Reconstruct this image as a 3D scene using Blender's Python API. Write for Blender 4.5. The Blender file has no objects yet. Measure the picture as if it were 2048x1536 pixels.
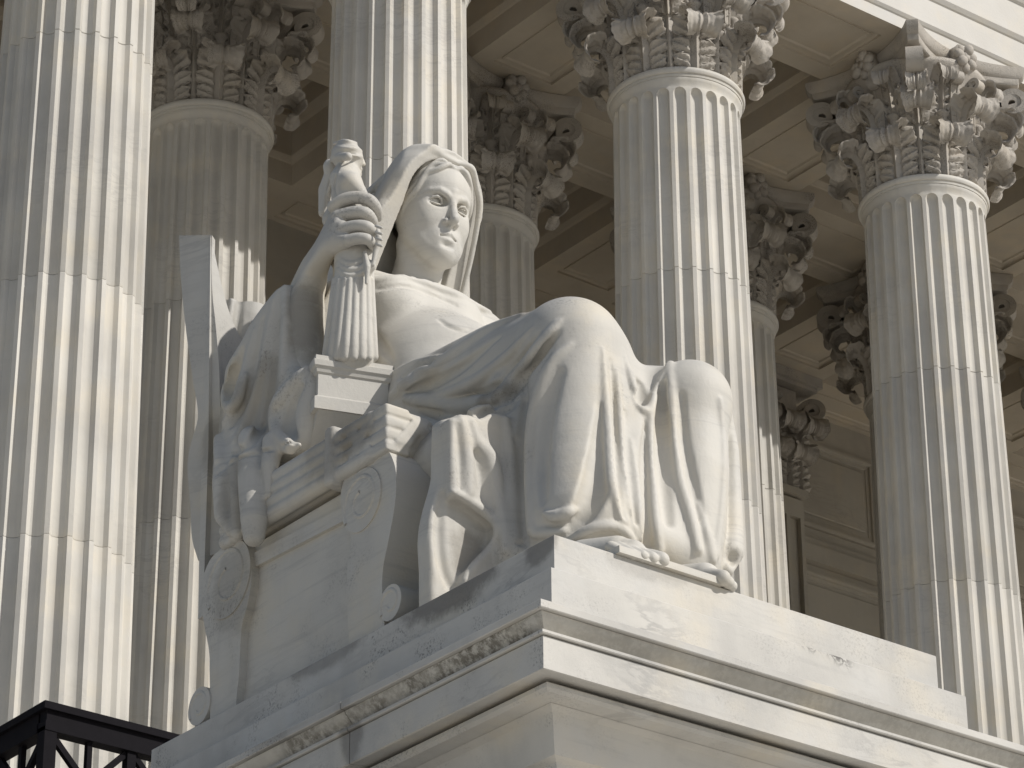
import bpy, math, random
import numpy as np
from mathutils import Matrix, Vector

# ------------------------------------------------------------------ camera, sky, sun, exposure
SC = bpy.context.scene
COL = SC.collection
rad = math.radians
CAM = np.array([-10.4195830, -25.6168138, -20.9813719])
FPX = 6800.0
def cam_axes(yaw=rad(37.94459212), pitch=rad(27.08306074), roll=rad(-0.42365923)):
    cy, sy, cp, sp = math.cos(yaw), math.sin(yaw), math.cos(pitch), math.sin(pitch)
    d = np.array([sy*cp, cy*cp, sp]); r = np.array([cy, -sy, 0.0]); u = np.cross(r, d)
    cr, sr = math.cos(roll), math.sin(roll)
    return np.array([cr*r + sr*u, -sr*r + cr*u, d])
RC = cam_axes()
cd = bpy.data.cameras.new('camera'); cam = bpy.data.objects.new('camera', cd); COL.objects.link(cam)
cd.sensor_width = 36.0; cd.lens = FPX/2048*36.0; cd.clip_start = 0.5; cd.clip_end = 3000
m = Matrix.Identity(4)
for i in range(3):
    m[i][0], m[i][1], m[i][2] = RC[0][i], RC[1][i], -RC[2][i]
    m[i][3] = CAM[i]
cam.matrix_world = m
SC.camera = cam

SUN_EL, SUN_AZ = rad(40.0), rad(28.0)          # azimuth measured from -Y towards +X
sun_dir = Vector((math.sin(SUN_AZ)*math.cos(SUN_EL), -math.cos(SUN_AZ)*math.cos(SUN_EL), math.sin(SUN_EL)))
W = bpy.data.worlds.new('World'); SC.world = W; W.use_nodes = True
nt = W.node_tree
bg = nt.nodes['Background']; sky = nt.nodes.new('ShaderNodeTexSky')
sky.sky_type = 'NISHITA'; sky.sun_disc = False
sky.dust_density = 1.4; sky.sun_elevation = SUN_EL
sky.sun_rotation = math.atan2(sun_dir.x, sun_dir.y)
nt.links.new(sky.outputs[0], bg.inputs[0]); bg.inputs[1].default_value = 0.086
sl = bpy.data.lights.new('sun', 'SUN'); sun = bpy.data.objects.new('sun', sl); COL.objects.link(sun)
sl.energy = 4.3; sl.angle = rad(0.5); sl.color = (1.0, 0.962, 0.905)
sun.rotation_euler = sun_dir.to_track_quat('Z', 'Y').to_euler()
SC.view_settings.view_transform = 'Standard'; SC.view_settings.look = 'None'
SC.view_settings.exposure = -0.26; SC.view_settings.gamma = 1.0
SC.view_settings.use_curve_mapping = False
SC.cycles.max_bounces = 8; SC.cycles.diffuse_bounces = 5

# ------------------------------------------------------------------ materials
def marble(name, base, dark, vein=0.0, vein_scale=1.6, vein_rot=(0, 0, 0), soot=0.0, soot_scale=9.0,
           rough=0.6, bump=0.15, tint=0.12, var=0.05, streak=0.0, soot_lo=0.44, north=0.0, soot_fine=(0.5, 0.64), crust=(0.055, 0.05, 0.045), marks=(), soot_mul=11, stains=(), grain=0.0):
    mt = bpy.data.materials.new(name); mt.use_nodes = True
    n = mt.node_tree.nodes; l = mt.node_tree.links
    b = n['Principled BSDF']; b.inputs['Roughness'].default_value = rough
    b.inputs['Specular IOR Level'].default_value = 0.25
    tc = n.new('ShaderNodeNewGeometry'); P = tc.outputs['Position']
    def noise(scale, detail=5, rough_=0.6, dist=0.0, vec=P):
        t = n.new('ShaderNodeTexNoise'); t.inputs['Scale'].default_value = scale
        t.inputs['Detail'].default_value = detail; t.inputs['Roughness'].default_value = rough_
        t.inputs['Distortion'].default_value = dist
        l.new(vec, t.inputs['Vector']); return t.outputs['Fac']
    def ramp(src, a, bb):
        r = n.new('ShaderNodeMapRange'); r.inputs['From Min'].default_value = a; r.inputs['From Max'].default_value = bb
        r.interpolation_type = 'SMOOTHSTEP'; l.new(src, r.inputs['Value']); return r.outputs['Result']
    def mix(fac, c1, c2, mode='MIX'):
        x = n.new('ShaderNodeMix'); x.data_type = 'RGBA'; x.blend_type = mode
        if isinstance(fac, float): x.inputs[0].default_value = fac
        else: l.new(fac, x.inputs[0])
        for k, c in ((6, c1), (7, c2)):
            if isinstance(c, tuple): x.inputs[k].default_value = (*c, 1)
            else: l.new(c, x.inputs[k])
        return x.outputs[2]
    def mul(a_, b_):
        x = n.new('ShaderNodeMath'); x.operation = 'MULTIPLY'
        for k, c in ((0, a_), (1, b_)):
            if isinstance(c, float): x.inputs[k].default_value = c
            else: l.new(c, x.inputs[k])
        return x.outputs[0]
    # large mottling between two tones, warm and grey patches
    col = mix(ramp(noise(0.9, 4, 0.6), 0.3, 0.7), base, tuple(0.5*x+0.5*y for x, y in zip(base, dark)))
    warm = (base[0]*1.03, base[1]*0.985, base[2]*0.90)
    grey = (base[0]*0.93, base[1]*0.95, base[2]*0.985)
    col = mix(mul(ramp(noise(2.2, 4, 0.55), 0.48, 0.72), tint*5), col, warm)
    col = mix(mul(ramp(noise(1.7, 4, 0.6), 0.5, 0.75), tint*5), col, grey)
    if var > 0:
        oi = n.new('ShaderNodeObjectInfo'); r = n.new('ShaderNodeMapRange')
        r.inputs['To Min'].default_value = 1-var; r.inputs['To Max'].default_value = 1+var
        l.new(oi.outputs['Random'], r.inputs['Value'])
        hv = n.new('ShaderNodeHueSaturation'); l.new(r.outputs[0], hv.inputs['Value']); l.new(col, hv.inputs['Color']); col = hv.outputs[0]
    if vein > 0:
        mp = n.new('ShaderNodeMapping'); mp.inputs['Rotation'].default_value = vein_rot
        mp.inputs['Scale'].default_value = (1, 1, 4.5); l.new(P, mp.inputs['Vector'])
        v1 = noise(vein_scale, 7, 0.62, 0.6, mp.outputs[0])
        x = n.new('ShaderNodeMath'); x.operation = 'SUBTRACT'; l.new(v1, x.inputs[0]); x.inputs[1].default_value = 0.5
        y = n.new('ShaderNodeMath'); y.operation = 'ABSOLUTE'; l.new(x.outputs[0], y.inputs[0])
        line = ramp(y.outputs[0], 0.045, 0.0)
        msk = ramp(noise(0.8, 3), 0.48, 0.7)
        col = mix(mul(mul(line, msk), vein), col, dark)
    if streak > 0:          # faint rain streaks, stretched downwards
        mp = n.new('ShaderNodeMapping'); mp.inputs['Scale'].default_value = (5, 5, 0.5); l.new(P, mp.inputs['Vector'])
        col = mix(mul(ramp(noise(1.0, 4, 0.6, 0, mp.outputs[0]), 0.5, 0.78), streak), col, dark)
    if soot > 0:            # specks and patches of black weathering crust
        fine = ramp(noise(soot_scale*soot_mul, 4, 0.75), *soot_fine)
        big = ramp(noise(soot_scale*0.3, 4, 0.65), soot_lo, soot_lo+0.2)
        sp = mul(mul(fine, big), soot)
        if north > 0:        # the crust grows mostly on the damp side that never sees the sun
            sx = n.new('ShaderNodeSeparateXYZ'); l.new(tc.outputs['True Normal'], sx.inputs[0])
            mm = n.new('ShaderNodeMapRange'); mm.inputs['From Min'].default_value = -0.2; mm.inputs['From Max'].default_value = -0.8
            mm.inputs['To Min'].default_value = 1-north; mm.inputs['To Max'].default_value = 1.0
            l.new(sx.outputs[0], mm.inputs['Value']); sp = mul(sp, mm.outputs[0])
        col = mix(sp, col, crust)
    if grain > 0:           # thin horizontal bedding lines in the stone
        mp = n.new('ShaderNodeMapping'); mp.inputs['Scale'].default_value = (1.3, 1.3, 26); mp.inputs['Rotation'].default_value = (0.05, -0.06, 0)
        l.new(P, mp.inputs['Vector'])
        col = mix(mul(mul(ramp(noise(1.0, 5, 0.65, 0.4, mp.outputs[0]), 0.5, 0.74), ramp(noise(1.1, 3), 0.35, 0.65)), grain), col, dark)
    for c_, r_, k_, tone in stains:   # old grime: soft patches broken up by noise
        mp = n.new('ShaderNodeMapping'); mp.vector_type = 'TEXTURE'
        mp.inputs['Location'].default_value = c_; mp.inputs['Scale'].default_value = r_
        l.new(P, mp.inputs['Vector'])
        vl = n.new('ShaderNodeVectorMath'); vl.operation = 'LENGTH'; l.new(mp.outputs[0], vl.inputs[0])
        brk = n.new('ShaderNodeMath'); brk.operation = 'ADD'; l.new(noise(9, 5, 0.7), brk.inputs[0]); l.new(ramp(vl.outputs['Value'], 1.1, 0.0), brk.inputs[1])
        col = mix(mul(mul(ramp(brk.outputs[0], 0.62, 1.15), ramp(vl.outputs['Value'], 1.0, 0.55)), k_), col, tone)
    for c_, r_, rot_ in marks:      # dark branching flaws in the stone
        mp = n.new('ShaderNodeMapping'); mp.vector_type = 'TEXTURE'
        mp.inputs['Location'].default_value = c_; mp.inputs['Rotation'].default_value = rot_; mp.inputs['Scale'].default_value = (r_*2.2, r_, r_)
        l.new(P, mp.inputs['Vector'])
        vl = n.new('ShaderNodeVectorMath'); vl.operation = 'LENGTH'; l.new(mp.outputs[0], vl.inputs[0])
        v1 = noise(1.7, 6, 0.65, 1.0, mp.outputs[0])
        x = n.new('ShaderNodeMath'); x.operation = 'SUBTRACT'; l.new(v1, x.inputs[0]); x.inputs[1].default_value = 0.5
        y = n.new('ShaderNodeMath'); y.operation = 'ABSOLUTE'; l.new(x.outputs[0], y.inputs[0])
        col = mix(mul(mul(ramp(y.outputs[0], 0.07, 0.01), ramp(vl.outputs['Value'], 1.0, 0.4)), 0.95), col, (0.07, 0.065, 0.06))
    l.new(col, b.inputs['Base Color'])
    bp = n.new('ShaderNodeBump'); bp.inputs['Strength'].default_value = bump; bp.inputs['Distance'].default_value = 0.02
    l.new(noise(26, 6, 0.7), bp.inputs['Height']); l.new(bp.outputs[0], b.inputs['Normal'])
    return mt
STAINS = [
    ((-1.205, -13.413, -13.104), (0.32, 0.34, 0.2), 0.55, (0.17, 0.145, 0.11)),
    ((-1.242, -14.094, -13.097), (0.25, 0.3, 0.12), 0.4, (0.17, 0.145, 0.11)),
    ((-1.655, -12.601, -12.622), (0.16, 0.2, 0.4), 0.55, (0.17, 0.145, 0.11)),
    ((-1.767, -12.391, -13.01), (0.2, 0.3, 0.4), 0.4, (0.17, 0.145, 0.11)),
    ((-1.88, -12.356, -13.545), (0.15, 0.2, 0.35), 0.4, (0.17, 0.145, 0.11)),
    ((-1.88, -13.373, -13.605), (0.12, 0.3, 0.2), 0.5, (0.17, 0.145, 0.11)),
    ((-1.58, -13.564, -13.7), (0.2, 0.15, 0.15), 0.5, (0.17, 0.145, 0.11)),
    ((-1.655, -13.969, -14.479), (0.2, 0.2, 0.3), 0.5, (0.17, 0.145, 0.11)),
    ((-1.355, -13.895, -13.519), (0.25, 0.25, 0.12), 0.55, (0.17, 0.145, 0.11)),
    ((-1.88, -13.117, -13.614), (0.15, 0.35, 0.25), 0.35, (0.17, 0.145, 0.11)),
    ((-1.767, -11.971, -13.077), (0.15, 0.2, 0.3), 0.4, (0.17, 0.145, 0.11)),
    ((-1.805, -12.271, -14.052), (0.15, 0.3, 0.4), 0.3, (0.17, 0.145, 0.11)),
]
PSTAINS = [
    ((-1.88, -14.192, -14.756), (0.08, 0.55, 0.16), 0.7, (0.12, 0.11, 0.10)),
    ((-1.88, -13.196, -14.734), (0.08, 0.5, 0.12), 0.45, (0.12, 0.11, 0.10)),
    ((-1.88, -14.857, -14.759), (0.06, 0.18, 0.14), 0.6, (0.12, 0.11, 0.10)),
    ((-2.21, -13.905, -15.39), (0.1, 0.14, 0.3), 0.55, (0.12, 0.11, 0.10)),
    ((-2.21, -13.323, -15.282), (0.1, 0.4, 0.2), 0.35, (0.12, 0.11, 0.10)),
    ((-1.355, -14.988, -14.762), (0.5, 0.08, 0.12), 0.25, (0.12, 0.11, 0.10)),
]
M = {}
M['shaft'] = marble('shaft_marble', (0.615, 0.59, 0.535), (0.40, 0.385, 0.36), vein=0.4, rough=0.6, var=0.06, streak=0.36, bump=0.12)
M['capital'] = marble('capital_marble', (0.47, 0.435, 0.385), (0.22, 0.20, 0.175), soot=0.75, soot_scale=7, rough=0.75, bump=0.35, var=0.06)
M['inner'] = marble('inner_marble', (0.55, 0.49, 0.40), (0.38, 0.335, 0.27), vein=0.2, rough=0.65, var=0.04, streak=0.12)
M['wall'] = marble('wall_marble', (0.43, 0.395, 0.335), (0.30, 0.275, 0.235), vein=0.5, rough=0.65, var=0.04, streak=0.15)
M['entab'] = marble('entablature_marble', (0.615, 0.595, 0.555), (0.5, 0.475, 0.43), vein=0.15, var=0.03, streak=0.1)
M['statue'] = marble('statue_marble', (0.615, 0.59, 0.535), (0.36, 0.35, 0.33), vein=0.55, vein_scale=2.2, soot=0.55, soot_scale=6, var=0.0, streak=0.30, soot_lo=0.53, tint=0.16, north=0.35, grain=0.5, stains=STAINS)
M['pedestal'] = marble('pedestal_marble', (0.612, 0.592, 0.548), (0.30, 0.295, 0.285), vein=0.7, vein_scale=1.2, vein_rot=(0.35, 0.5, 0.2), soot=0.75, soot_scale=8, soot_lo=0.47, var=0.02, streak=0.2, north=0.7, tint=0.16, grain=0.25, stains=PSTAINS,
    marks=[((-0.51, -15.05, -14.885), 0.085, (0, 0.5, 0)), ((-0.335, -15.05, -14.875), 0.10, (0, 0.75, 0)), ((-0.82, -15.05, -14.87), 0.06, (0, 0.3, 0))])
M['band'] = marble('weathered_band_marble', (0.60, 0.58, 0.53), (0.36, 0.34, 0.30), soot=0.9, soot_scale=5, soot_lo=0.36, soot_mul=5, soot_fine=(0.34, 0.62), crust=(0.13, 0.115, 0.09), var=0.0, streak=0.3, north=0.75)
M['paving'] = marble('paving_stone', (0.56, 0.53, 0.475), (0.45, 0.43, 0.385), var=0.03)
def plain(name, c, rough, metal=0.0):
    mt = bpy.data.materials.new(name); mt.use_nodes = True
    n = mt.node_tree.nodes; b = n['Principled BSDF']
    t = n.new('ShaderNodeTexNoise'); t.inputs['Scale'].default_value = 18; t.inputs['Detail'].default_value = 6
    g = n.new('ShaderNodeNewGeometry'); mt.node_tree.links.new(g.outputs['Position'], t.inputs['Vector'])
    r = n.new('ShaderNodeMix'); r.data_type = 'RGBA'
    r.inputs[6].default_value = (*[x*0.6 for x in c], 1); r.inputs[7].default_value = (*[x*1.5 for x in c], 1)
    mt.node_tree.links.new(t.outputs['Fac'], r.inputs[0]); mt.node_tree.links.new(r.outputs[2], b.inputs['Base Color'])
    b.inputs['Roughness'].default_value = rough; b.inputs['Metallic'].default_value = metal
    return mt
M['iron'] = plain('painted_iron', (0.005, 0.004, 0.006), 0.8)
M['iron'].node_tree.nodes['Principled BSDF'].inputs['Specular IOR Level'].default_value = 0.15

# ------------------------------------------------------------------ helpers
def mesh(name, V, F, mat, smooth=False, auto=None):
    me = bpy.data.meshes.new(name)
    V = np.asarray(V, np.float32)
    if isinstance(F, np.ndarray) and F.ndim == 2:
        k = F.shape[1]
        me.vertices.add(len(V)); me.vertices.foreach_set('co', V.ravel())
        me.loops.add(F.size); me.loops.foreach_set('vertex_index', F.ravel().astype(np.int32))
        me.polygons.add(len(F)); me.polygons.foreach_set('loop_start', np.arange(0, F.size, k, dtype=np.int32))
        me.update(calc_edges=True)
    else:
        me.from_pydata([tuple(map(float, v)) for v in V], [], [tuple(map(int, f)) for f in F]); me.update()
    me.validate()
    if smooth or auto is not None:
        me.polygons.foreach_set('use_smooth', np.ones(len(me.polygons), bool))
        if auto is not None:
            me.set_sharp_from_angle(angle=rad(auto))
    me.materials.append(mat)
    return me
def obj(name, me, parent=None, loc=None, rotz=None):
    o = bpy.data.objects.new(name, me); COL.objects.link(o)
    if parent is not None: o.parent = parent
    if loc is not None: o.location = loc
    if rotz is not None: o.rotation_euler = (0, 0, rotz)
    return o
def empty(name, loc=(0, 0, 0)):
    o = bpy.data.objects.new(name, None); COL.objects.link(o); o.location = loc; o.empty_display_size = 0.3
    return o
def tag(o, label, cat, group=None):
    o['label'] = label; o['category'] = cat; o['kind'] = 'thing'
    if group: o['group'] = group
    return o
class MB:                       # collects simple solids into one mesh
    def __init__(s): s.v = []; s.f = []
    def add(s, V, F):
        k = len(s.v); s.v += [tuple(x) for x in V]; s.f += [tuple(i+k for i in f) for f in F]
    def box(s, x0, x1, y0, y1, z0, z1):
        s.add([(x0,y0,z0),(x1,y0,z0),(x1,y1,z0),(x0,y1,z0),(x0,y0,z1),(x1,y0,z1),(x1,y1,z1),(x0,y1,z1)],
              [(0,3,2,1),(4,5,6,7),(0,1,5,4),(1,2,6,5),(2,3,7,6),(3,0,4,7)])
    def bar(s, a, b, w, h=None):        # rectangular bar from a to b
        a = Vector(a); b = Vector(b); d = (b-a).normalized(); h = h or w
        u = d.cross(Vector((0,0,1)));
        if u.length < 1e-4: u = Vector((1,0,0))
        u.normalize(); v = u.cross(d)
        c = [a+u*sx*w/2+v*sy*h/2 for sx, sy in ((-1,-1),(1,-1),(1,1),(-1,1))]
        e = [p+(b-a) for p in c]
        s.add(c+e, [(0,1,2,3),(4,7,6,5),(0,4,5,1),(1,5,6,2),(2,6,7,3),(3,7,4,0)])
    def rings(s, x0, x1, y0, y1, prof, cap0=False, cap1=False):   # mitred moulding round a rectangle, profile of (outset, z)
        V = []
        for o, z in prof: V += [(x0-o,y0-o,z),(x1+o,y0-o,z),(x1+o,y1+o,z),(x0-o,y1+o,z)]
        F = []
        for i in range(len(prof)-1):
            for j in range(4):
                a = i*4+j; b = i*4+(j+1)%4; F.append((a, b, b+4, a+4))
        if cap0: F.append((3,2,1,0))
        n = (len(prof)-1)*4
        if cap1: F.append((n, n+1, n+2, n+3))
        s.add(V, F)
    def lathe(s, prof, n=48):
        V = []; F = []
        for r, z in prof:
            V += [(r*math.cos(2*math.pi*i/n), r*math.sin(2*math.pi*i/n), z) for i in range(n)]
        for i in range(len(prof)-1):
            for j in range(n):
                a = i*n+j; b = i*n+(j+1)%n; F.append((a, b, b+n, a+n))
        s.add(V, F)
    def mesh(s, name, mat, **k): return mesh(name, s.v, s.f, mat, **k)

# ------------------------------------------------------------------ dimensions of the portico (metres; z = 0 at the neck of the columns)
S, Y2, YW = 4.007, 3.903, 7.75
RN, TP = 0.74, 0.01056
FLOOR = -13.9
SOF = 1.96            # underside of the beams
HB = 0.735            # half width of the beams
XC = {1: {k: k*S for k in range(1, 6)}, 2: {k: k*S for k in range(2, 7)}}
XC[2][5] -= 0.27; XC[2][6] -= 0.25
# ------------------------------------------------------------------ ground, stairs, terrace
GZ = -22.7
def structure(name, mb, mat):
    o = obj(name, mb.mesh(name, mat)); o['kind'] = 'structure'; return o
b = MB(); b.box(-900, 900, -900, 900, GZ-1, GZ); structure('ground', b, M['paving'])
b = MB(); b.box(-3.0, 40, -2.6, 30, GZ, FLOOR); structure('portico_floor', b, M['paving'])
b = MB()
n = 44
for i in range(n):
    zt = FLOOR-(i+1)*(FLOOR-GZ)/(n+1)
    b.box(2.6, 40, -2.6-(i+1)*0.36, -2.6-i*0.36, GZ, zt)
structure('stairs', b, M['paving'])
b = MB(); b.box(-0.35, 2.55, -7.9, -2.6, GZ, FLOOR); structure('terrace', b, M['paving'])

# ------------------------------------------------------------------ columns
def flute_ring(r, depth, z, nf=24, k=8, ws=1.0):
    V = []
    for i in range(nf):
        a0 = 2*math.pi*i/nf; wa = 2*math.pi/nf; fil = 0.22
        V.append((r*math.cos(a0-wa*fil/2), r*math.sin(a0-wa*fil/2), z))
        for j in range(k):
            t = j/(k-1); a = a0+wa*(fil/2+(1-fil)*(0.5+(t-0.5)*ws))
            d = depth*math.sqrt(max(0.0, 1-(2*t-1)**2))
            V.append(((r-d)*math.cos(a), (r-d)*math.sin(a), z))
    return V
def shaft_r(z): return RN + TP*(-z) if z < -0.3 else RN + TP*0.3
joints = [0.0, -2.527, -5.279, -8.03, -10.8, -13.0]
def drum_mesh(z1, z0, top):
    FD = 0.068
    rows = []
    g = 0.002
    zs = [(z0+g, 0.012), (z0+g+0.012, 0.0)]
    if top:
        zs += [(-0.42-0.14, 0), ]
    zs += [(z1-g-0.012, 0.0), (z1-g, 0.012)]
    V = []; nr = 24*9
    lst = []
    if top:
        r = shaft_r(z0)
        lst.append((shaft_r(z0+g)-0.005, FD, z0+g)); lst.append((shaft_r(z0+g), FD, z0+g+0.006))
        zt = -0.15
        for q in range(9):
            t = q/8.0; z = zt-0.085+0.085*math.sin(t*math.pi/2); c_ = max(0.02, math.cos(t*math.pi/2))
            lst.append((shaft_r(z), FD*c_, z, c_))
        lst += [(shaft_r(0), 0, zt+0.012), (shaft_r(0)+0.004, 0, -0.11), (shaft_r(0)+0.02, 0, -0.075), (shaft_r(0)+0.03, 0, -0.05), (shaft_r(0)+0.03, 0, -0.03)]
    else:
        lst = [(shaft_r(z0+g)-0.005, FD, z0+g), (shaft_r(z0+g), FD, z0+g+0.012), (shaft_r(z1-g), FD, z1-g-0.006), (shaft_r(z1-g)-0.005, FD, z1-g)]
    for e in lst: V += flute_ring(e[0], e[1], e[2], ws=(e[3] if len(e) > 3 else (0.02 if e[1] == 0 else 1.0)))
    F = []
    for i in range(len(lst)-1):
        for j in range(nr):
            a = i*nr+j; c = i*nr+(j+1)%nr; F.append((a, c, c+nr, a+nr))
    F.append(tuple(range(nr-1, -1, -1))); k = (len(lst)-1)*nr; F.append(tuple(range(k, k+nr)))
    me = bpy.data.meshes.new('drum'); me.from_pydata(V, [], F); me.update()
    me.polygons.foreach_set('use_smooth', np.ones(len(me.polygons), bool)); me.set_sharp_from_angle(angle=rad(28))
    me.materials.append(M['shaft']); return me
DRUMS = [drum_mesh(joints[i], joints[i+1], i == 0) for i in range(5)]
b = MB(); b.lathe([(RN+0.02, -0.03), (RN+0.04, -0.026), (RN+0.045, 0.0), (RN+0.04, 0.008), (RN+0.06, 0.016), (RN+0.072, 0.04), (RN+0.072, 0.06), (RN+0.058, 0.088), (RN+0.02, 0.098), (RN-0.1, 0.10)], 64)
ASTRAGAL = b.mesh('astragal', M['shaft'], auto=40)
b = MB(); b.lathe([(0.87, -13.0), (0.90, -13.08), (0.93, -13.1), (0.93, -13.16), (1.0, -13.18), (1.05, -13.25), (1.0, -13.33), (0.95, -13.35), (0.93, -13.42), (0.97, -13.5), (1.08, -13.53), (1.15, -13.62), (1.08, -13.7)], 64)
b.box(-1.2, 1.2, -1.2, 1.2, FLOOR, -13.7)
BASE = b.mesh('column_base', M['shaft'], auto=40)

def bez(pts, n):        # Catmull-Rom through points
    P = np.asarray(pts, float); P = np.vstack([2*P[0]-P[1], P, 2*P[-1]-P[-2]]); out = []
    segs = len(P)-3
    for q in np.linspace(0, segs-1e-9, n):
        i = int(q); t = q-i; a, b_, c, d = P[i:i+4]
        out.append(0.5*((2*b_)+(c-a)*t+(2*a-5*b_+4*c-d)*t*t+(3*b_-a-3*c+d)*t**3))
    return np.array(out)
def leaf_mesh(name, path, W0, lobes=5, nu=29, nv=64, th=0.03):
    C = bez(path, nv)                      # (r, z) of the midrib
    T = np.gradient(C, axis=0); T /= np.linalg.norm(T, axis=1)[:, None]
    N = np.stack([T[:, 1], -T[:, 0]], 1)   # outward side of the leaf
    L = np.concatenate([[0], np.cumsum(np.linalg.norm(np.diff(C, axis=0), axis=1))]); L /= L[-1]
    V = []
    for s_ in (1, 0):
        for j in range(nv):
            v = L[j]
            env = np.interp(v, [0, 0.08, 0.3, 0.5, 0.62, 0.8, 0.92, 0.97, 1.0], [0.84, 0.88, 0.95, 0.95, 0.90, 0.80, 0.74, 0.60, 0.30])
            ph = (v*lobes) % 1.0
            big = max(0.0, math.cos(2*math.pi*(ph-0.02)))**6          # sinus between the leaf's lobes
            fine = (0.5+0.5*math.cos(2*math.pi*v*lobes*4))            # small teeth
            w = W0*env*(1-0.27*big*(v < 0.8)-0.06*fine)
            for i in range(nu):
                u = 2*i/(nu-1)-1; au = abs(u); x = w*u
                rel = 0.052*math.exp(-(u/0.10)**2)*(1-0.5*v) - 0.022*math.exp(-((au-0.2)/0.05)**2)*(1-.3*v)
                vein = math.cos(2*math.pi*(v*lobes*2.0-1.15*au))     # ribs sweeping up and out
                rel += 0.026*vein*min(1, max(0, au-.18)*4)*(1-0.75*min(1, max(0, v-.5)*4))
                rel += 0.007*math.cos(2*math.pi*3.2*u)*max(0, v-.45)*2  # flutes on the overhanging tip
                rel -= 0.30*W0*(au**2.6)*(0.35+0.65*min(1, v/.75))
                if abs(au-0.60) < 0.09 and big > 0.2 and v < 0.72: rel -= 0.06*big   # drilled eyes
                r_, z_ = C[j] + N[j]*(rel if s_ else rel*0.7-th)
                V.append((r_, x, z_))
    F = []; k = nu*nv
    for j in range(nv-1):
        for i in range(nu-1):
            a = j*nu+i
            F.append((a, a+1, a+nu+1, a+nu)); F.append((k+a, k+a+nu, k+a+nu+1, k+a+1))
    for j in range(nv-1):
        for i0 in (0, nu-1):
            a = j*nu+i0; q_ = (a, a+nu, k+a+nu, k+a)
            F.append(q_ if i0 == 0 else q_[::-1])
    for j0 in (0, nv-1):
        for i in range(nu-1):
            a = j0*nu+i; q_ = (a, a+1, k+a+1, k+a); F.append(q_[::-1] if j0 == 0 else q_)
    return mesh(name, V, np.array(F), M['capital'], auto=55)
LOW = leaf_mesh('lower_leaf', [(0.755, 0.10), (0.765, 0.24), (0.775, 0.40), (0.80, 0.53), (0.865, 0.645), (0.965, 0.685), (1.06, 0.64), (1.085, 0.55), (1.04, 0.485), (0.985, 0.50)], 0.29)
UPP = leaf_mesh('upper_leaf', [(0.735, 0.10), (0.745, 0.40), (0.76, 0.72), (0.79, 0.95), (0.865, 1.10), (0.985, 1.15), (1.10, 1.10), (1.14, 1.00), (1.09, 0.925), (1.03, 0.94)], 0.27, lobes=7, nv=84)
COR = leaf_mesh('volute_leaf', [(0.80, 0.80), (0.86, 1.04), (0.97, 1.22), (1.10, 1.29), (1.22, 1.24), (1.25, 1.13), (1.18, 1.07)], 0.17, lobes=4, nv=40)
CAL = leaf_mesh('sheath_leaf', [(0.745, 0.72), (0.77, 0.98), (0.80, 1.20), (0.85, 1.38), (0.94, 1.49), (1.03, 1.47), (1.06, 1.39), (1.02, 1.33)], 0.165, lobes=5, nu=19, nv=44)
def ribbon(name, path, wid, th, n=70, mat='capital', dish=0.0):
    C = bez(path, n); T = np.gradient(C, axis=0); T /= np.linalg.norm(T, axis=1)[:, None]+1e-9
    N = np.stack([T[:, 1], -T[:, 0]], 1)
    V = []; F = []
    sec = [(-1, 1), (-0.72, 1), (-0.6, 0.45), (0.6, 0.45), (0.72, 1), (1, 1), (1, -1), (-1, -1)]
    m_ = len(sec)
    for j in range(n):
        w = np.interp(j/(n-1), np.linspace(0, 1, len(wid)), wid)
        for x, y in sec:
            p = C[j]+N[j]*th*y*0.5; V.append((p[0], x*w, p[1]))
    for j in range(n-1):
        for i in range(m_):
            a = j*m_+i; b_ = j*m_+(i+1) % m_; F.append((a, b_, b_+m_, a+m_))
    F.append(tuple(range(m_))); F.append(tuple((n-1)*m_+i for i in range(m_-1, -1, -1)))
    return mesh(name, V, F, M['capital'], auto=35)
def spiral(cx, cz, r0, turns, a0, n=22, sgn=-1):
    return [(cx+(r0*(1-0.8*i/n))*math.cos(a0+sgn*2*math.pi*turns*i/n), cz+(r0*(1-0.8*i/n))*math.sin(a0+sgn*2*math.pi*turns*i/n)) for i in range(n+1)]
VOL = ribbon('volute', [(0.78, 0.82), (0.80, 1.05), (0.88, 1.30), (1.0, 1.49), (1.12, 1.585)] + spiral(1.20, 1.435, 0.165, 1.7, rad(95)), [0.07, 0.10, 0.115, 0.10, 0.09, 0.085], 0.085)
HEL = ribbon('helix', [(0.78, 0.85), (0.79, 1.08), (0.82, 1.30), (0.86, 1.48)] + spiral(0.895, 1.45, 0.085, 1.3, rad(150), 14), [0.05, 0.07, 0.06, 0.05], 0.05, n=46)
b = MB(); b.lathe([(0.045, 0.55), (0.05, 0.8), (0.055, 0.92), (0.085, 0.95), (0.07, 0.99), (0.03, 1.02)], 12)
CAU = b.mesh('stalk', M['capital'], smooth=True)
b = MB(); b.lathe([(0.745, 0.09), (0.72, 0.12), (0.71, 0.6), (0.72, 1.1), (0.77, 1.4), (0.87, 1.62), (0.90, 1.66), (0.90, 1.72), (0.3, 1.73)], 48)
BELL = b.mesh('bell', M['capital'], smooth=True)
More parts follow.
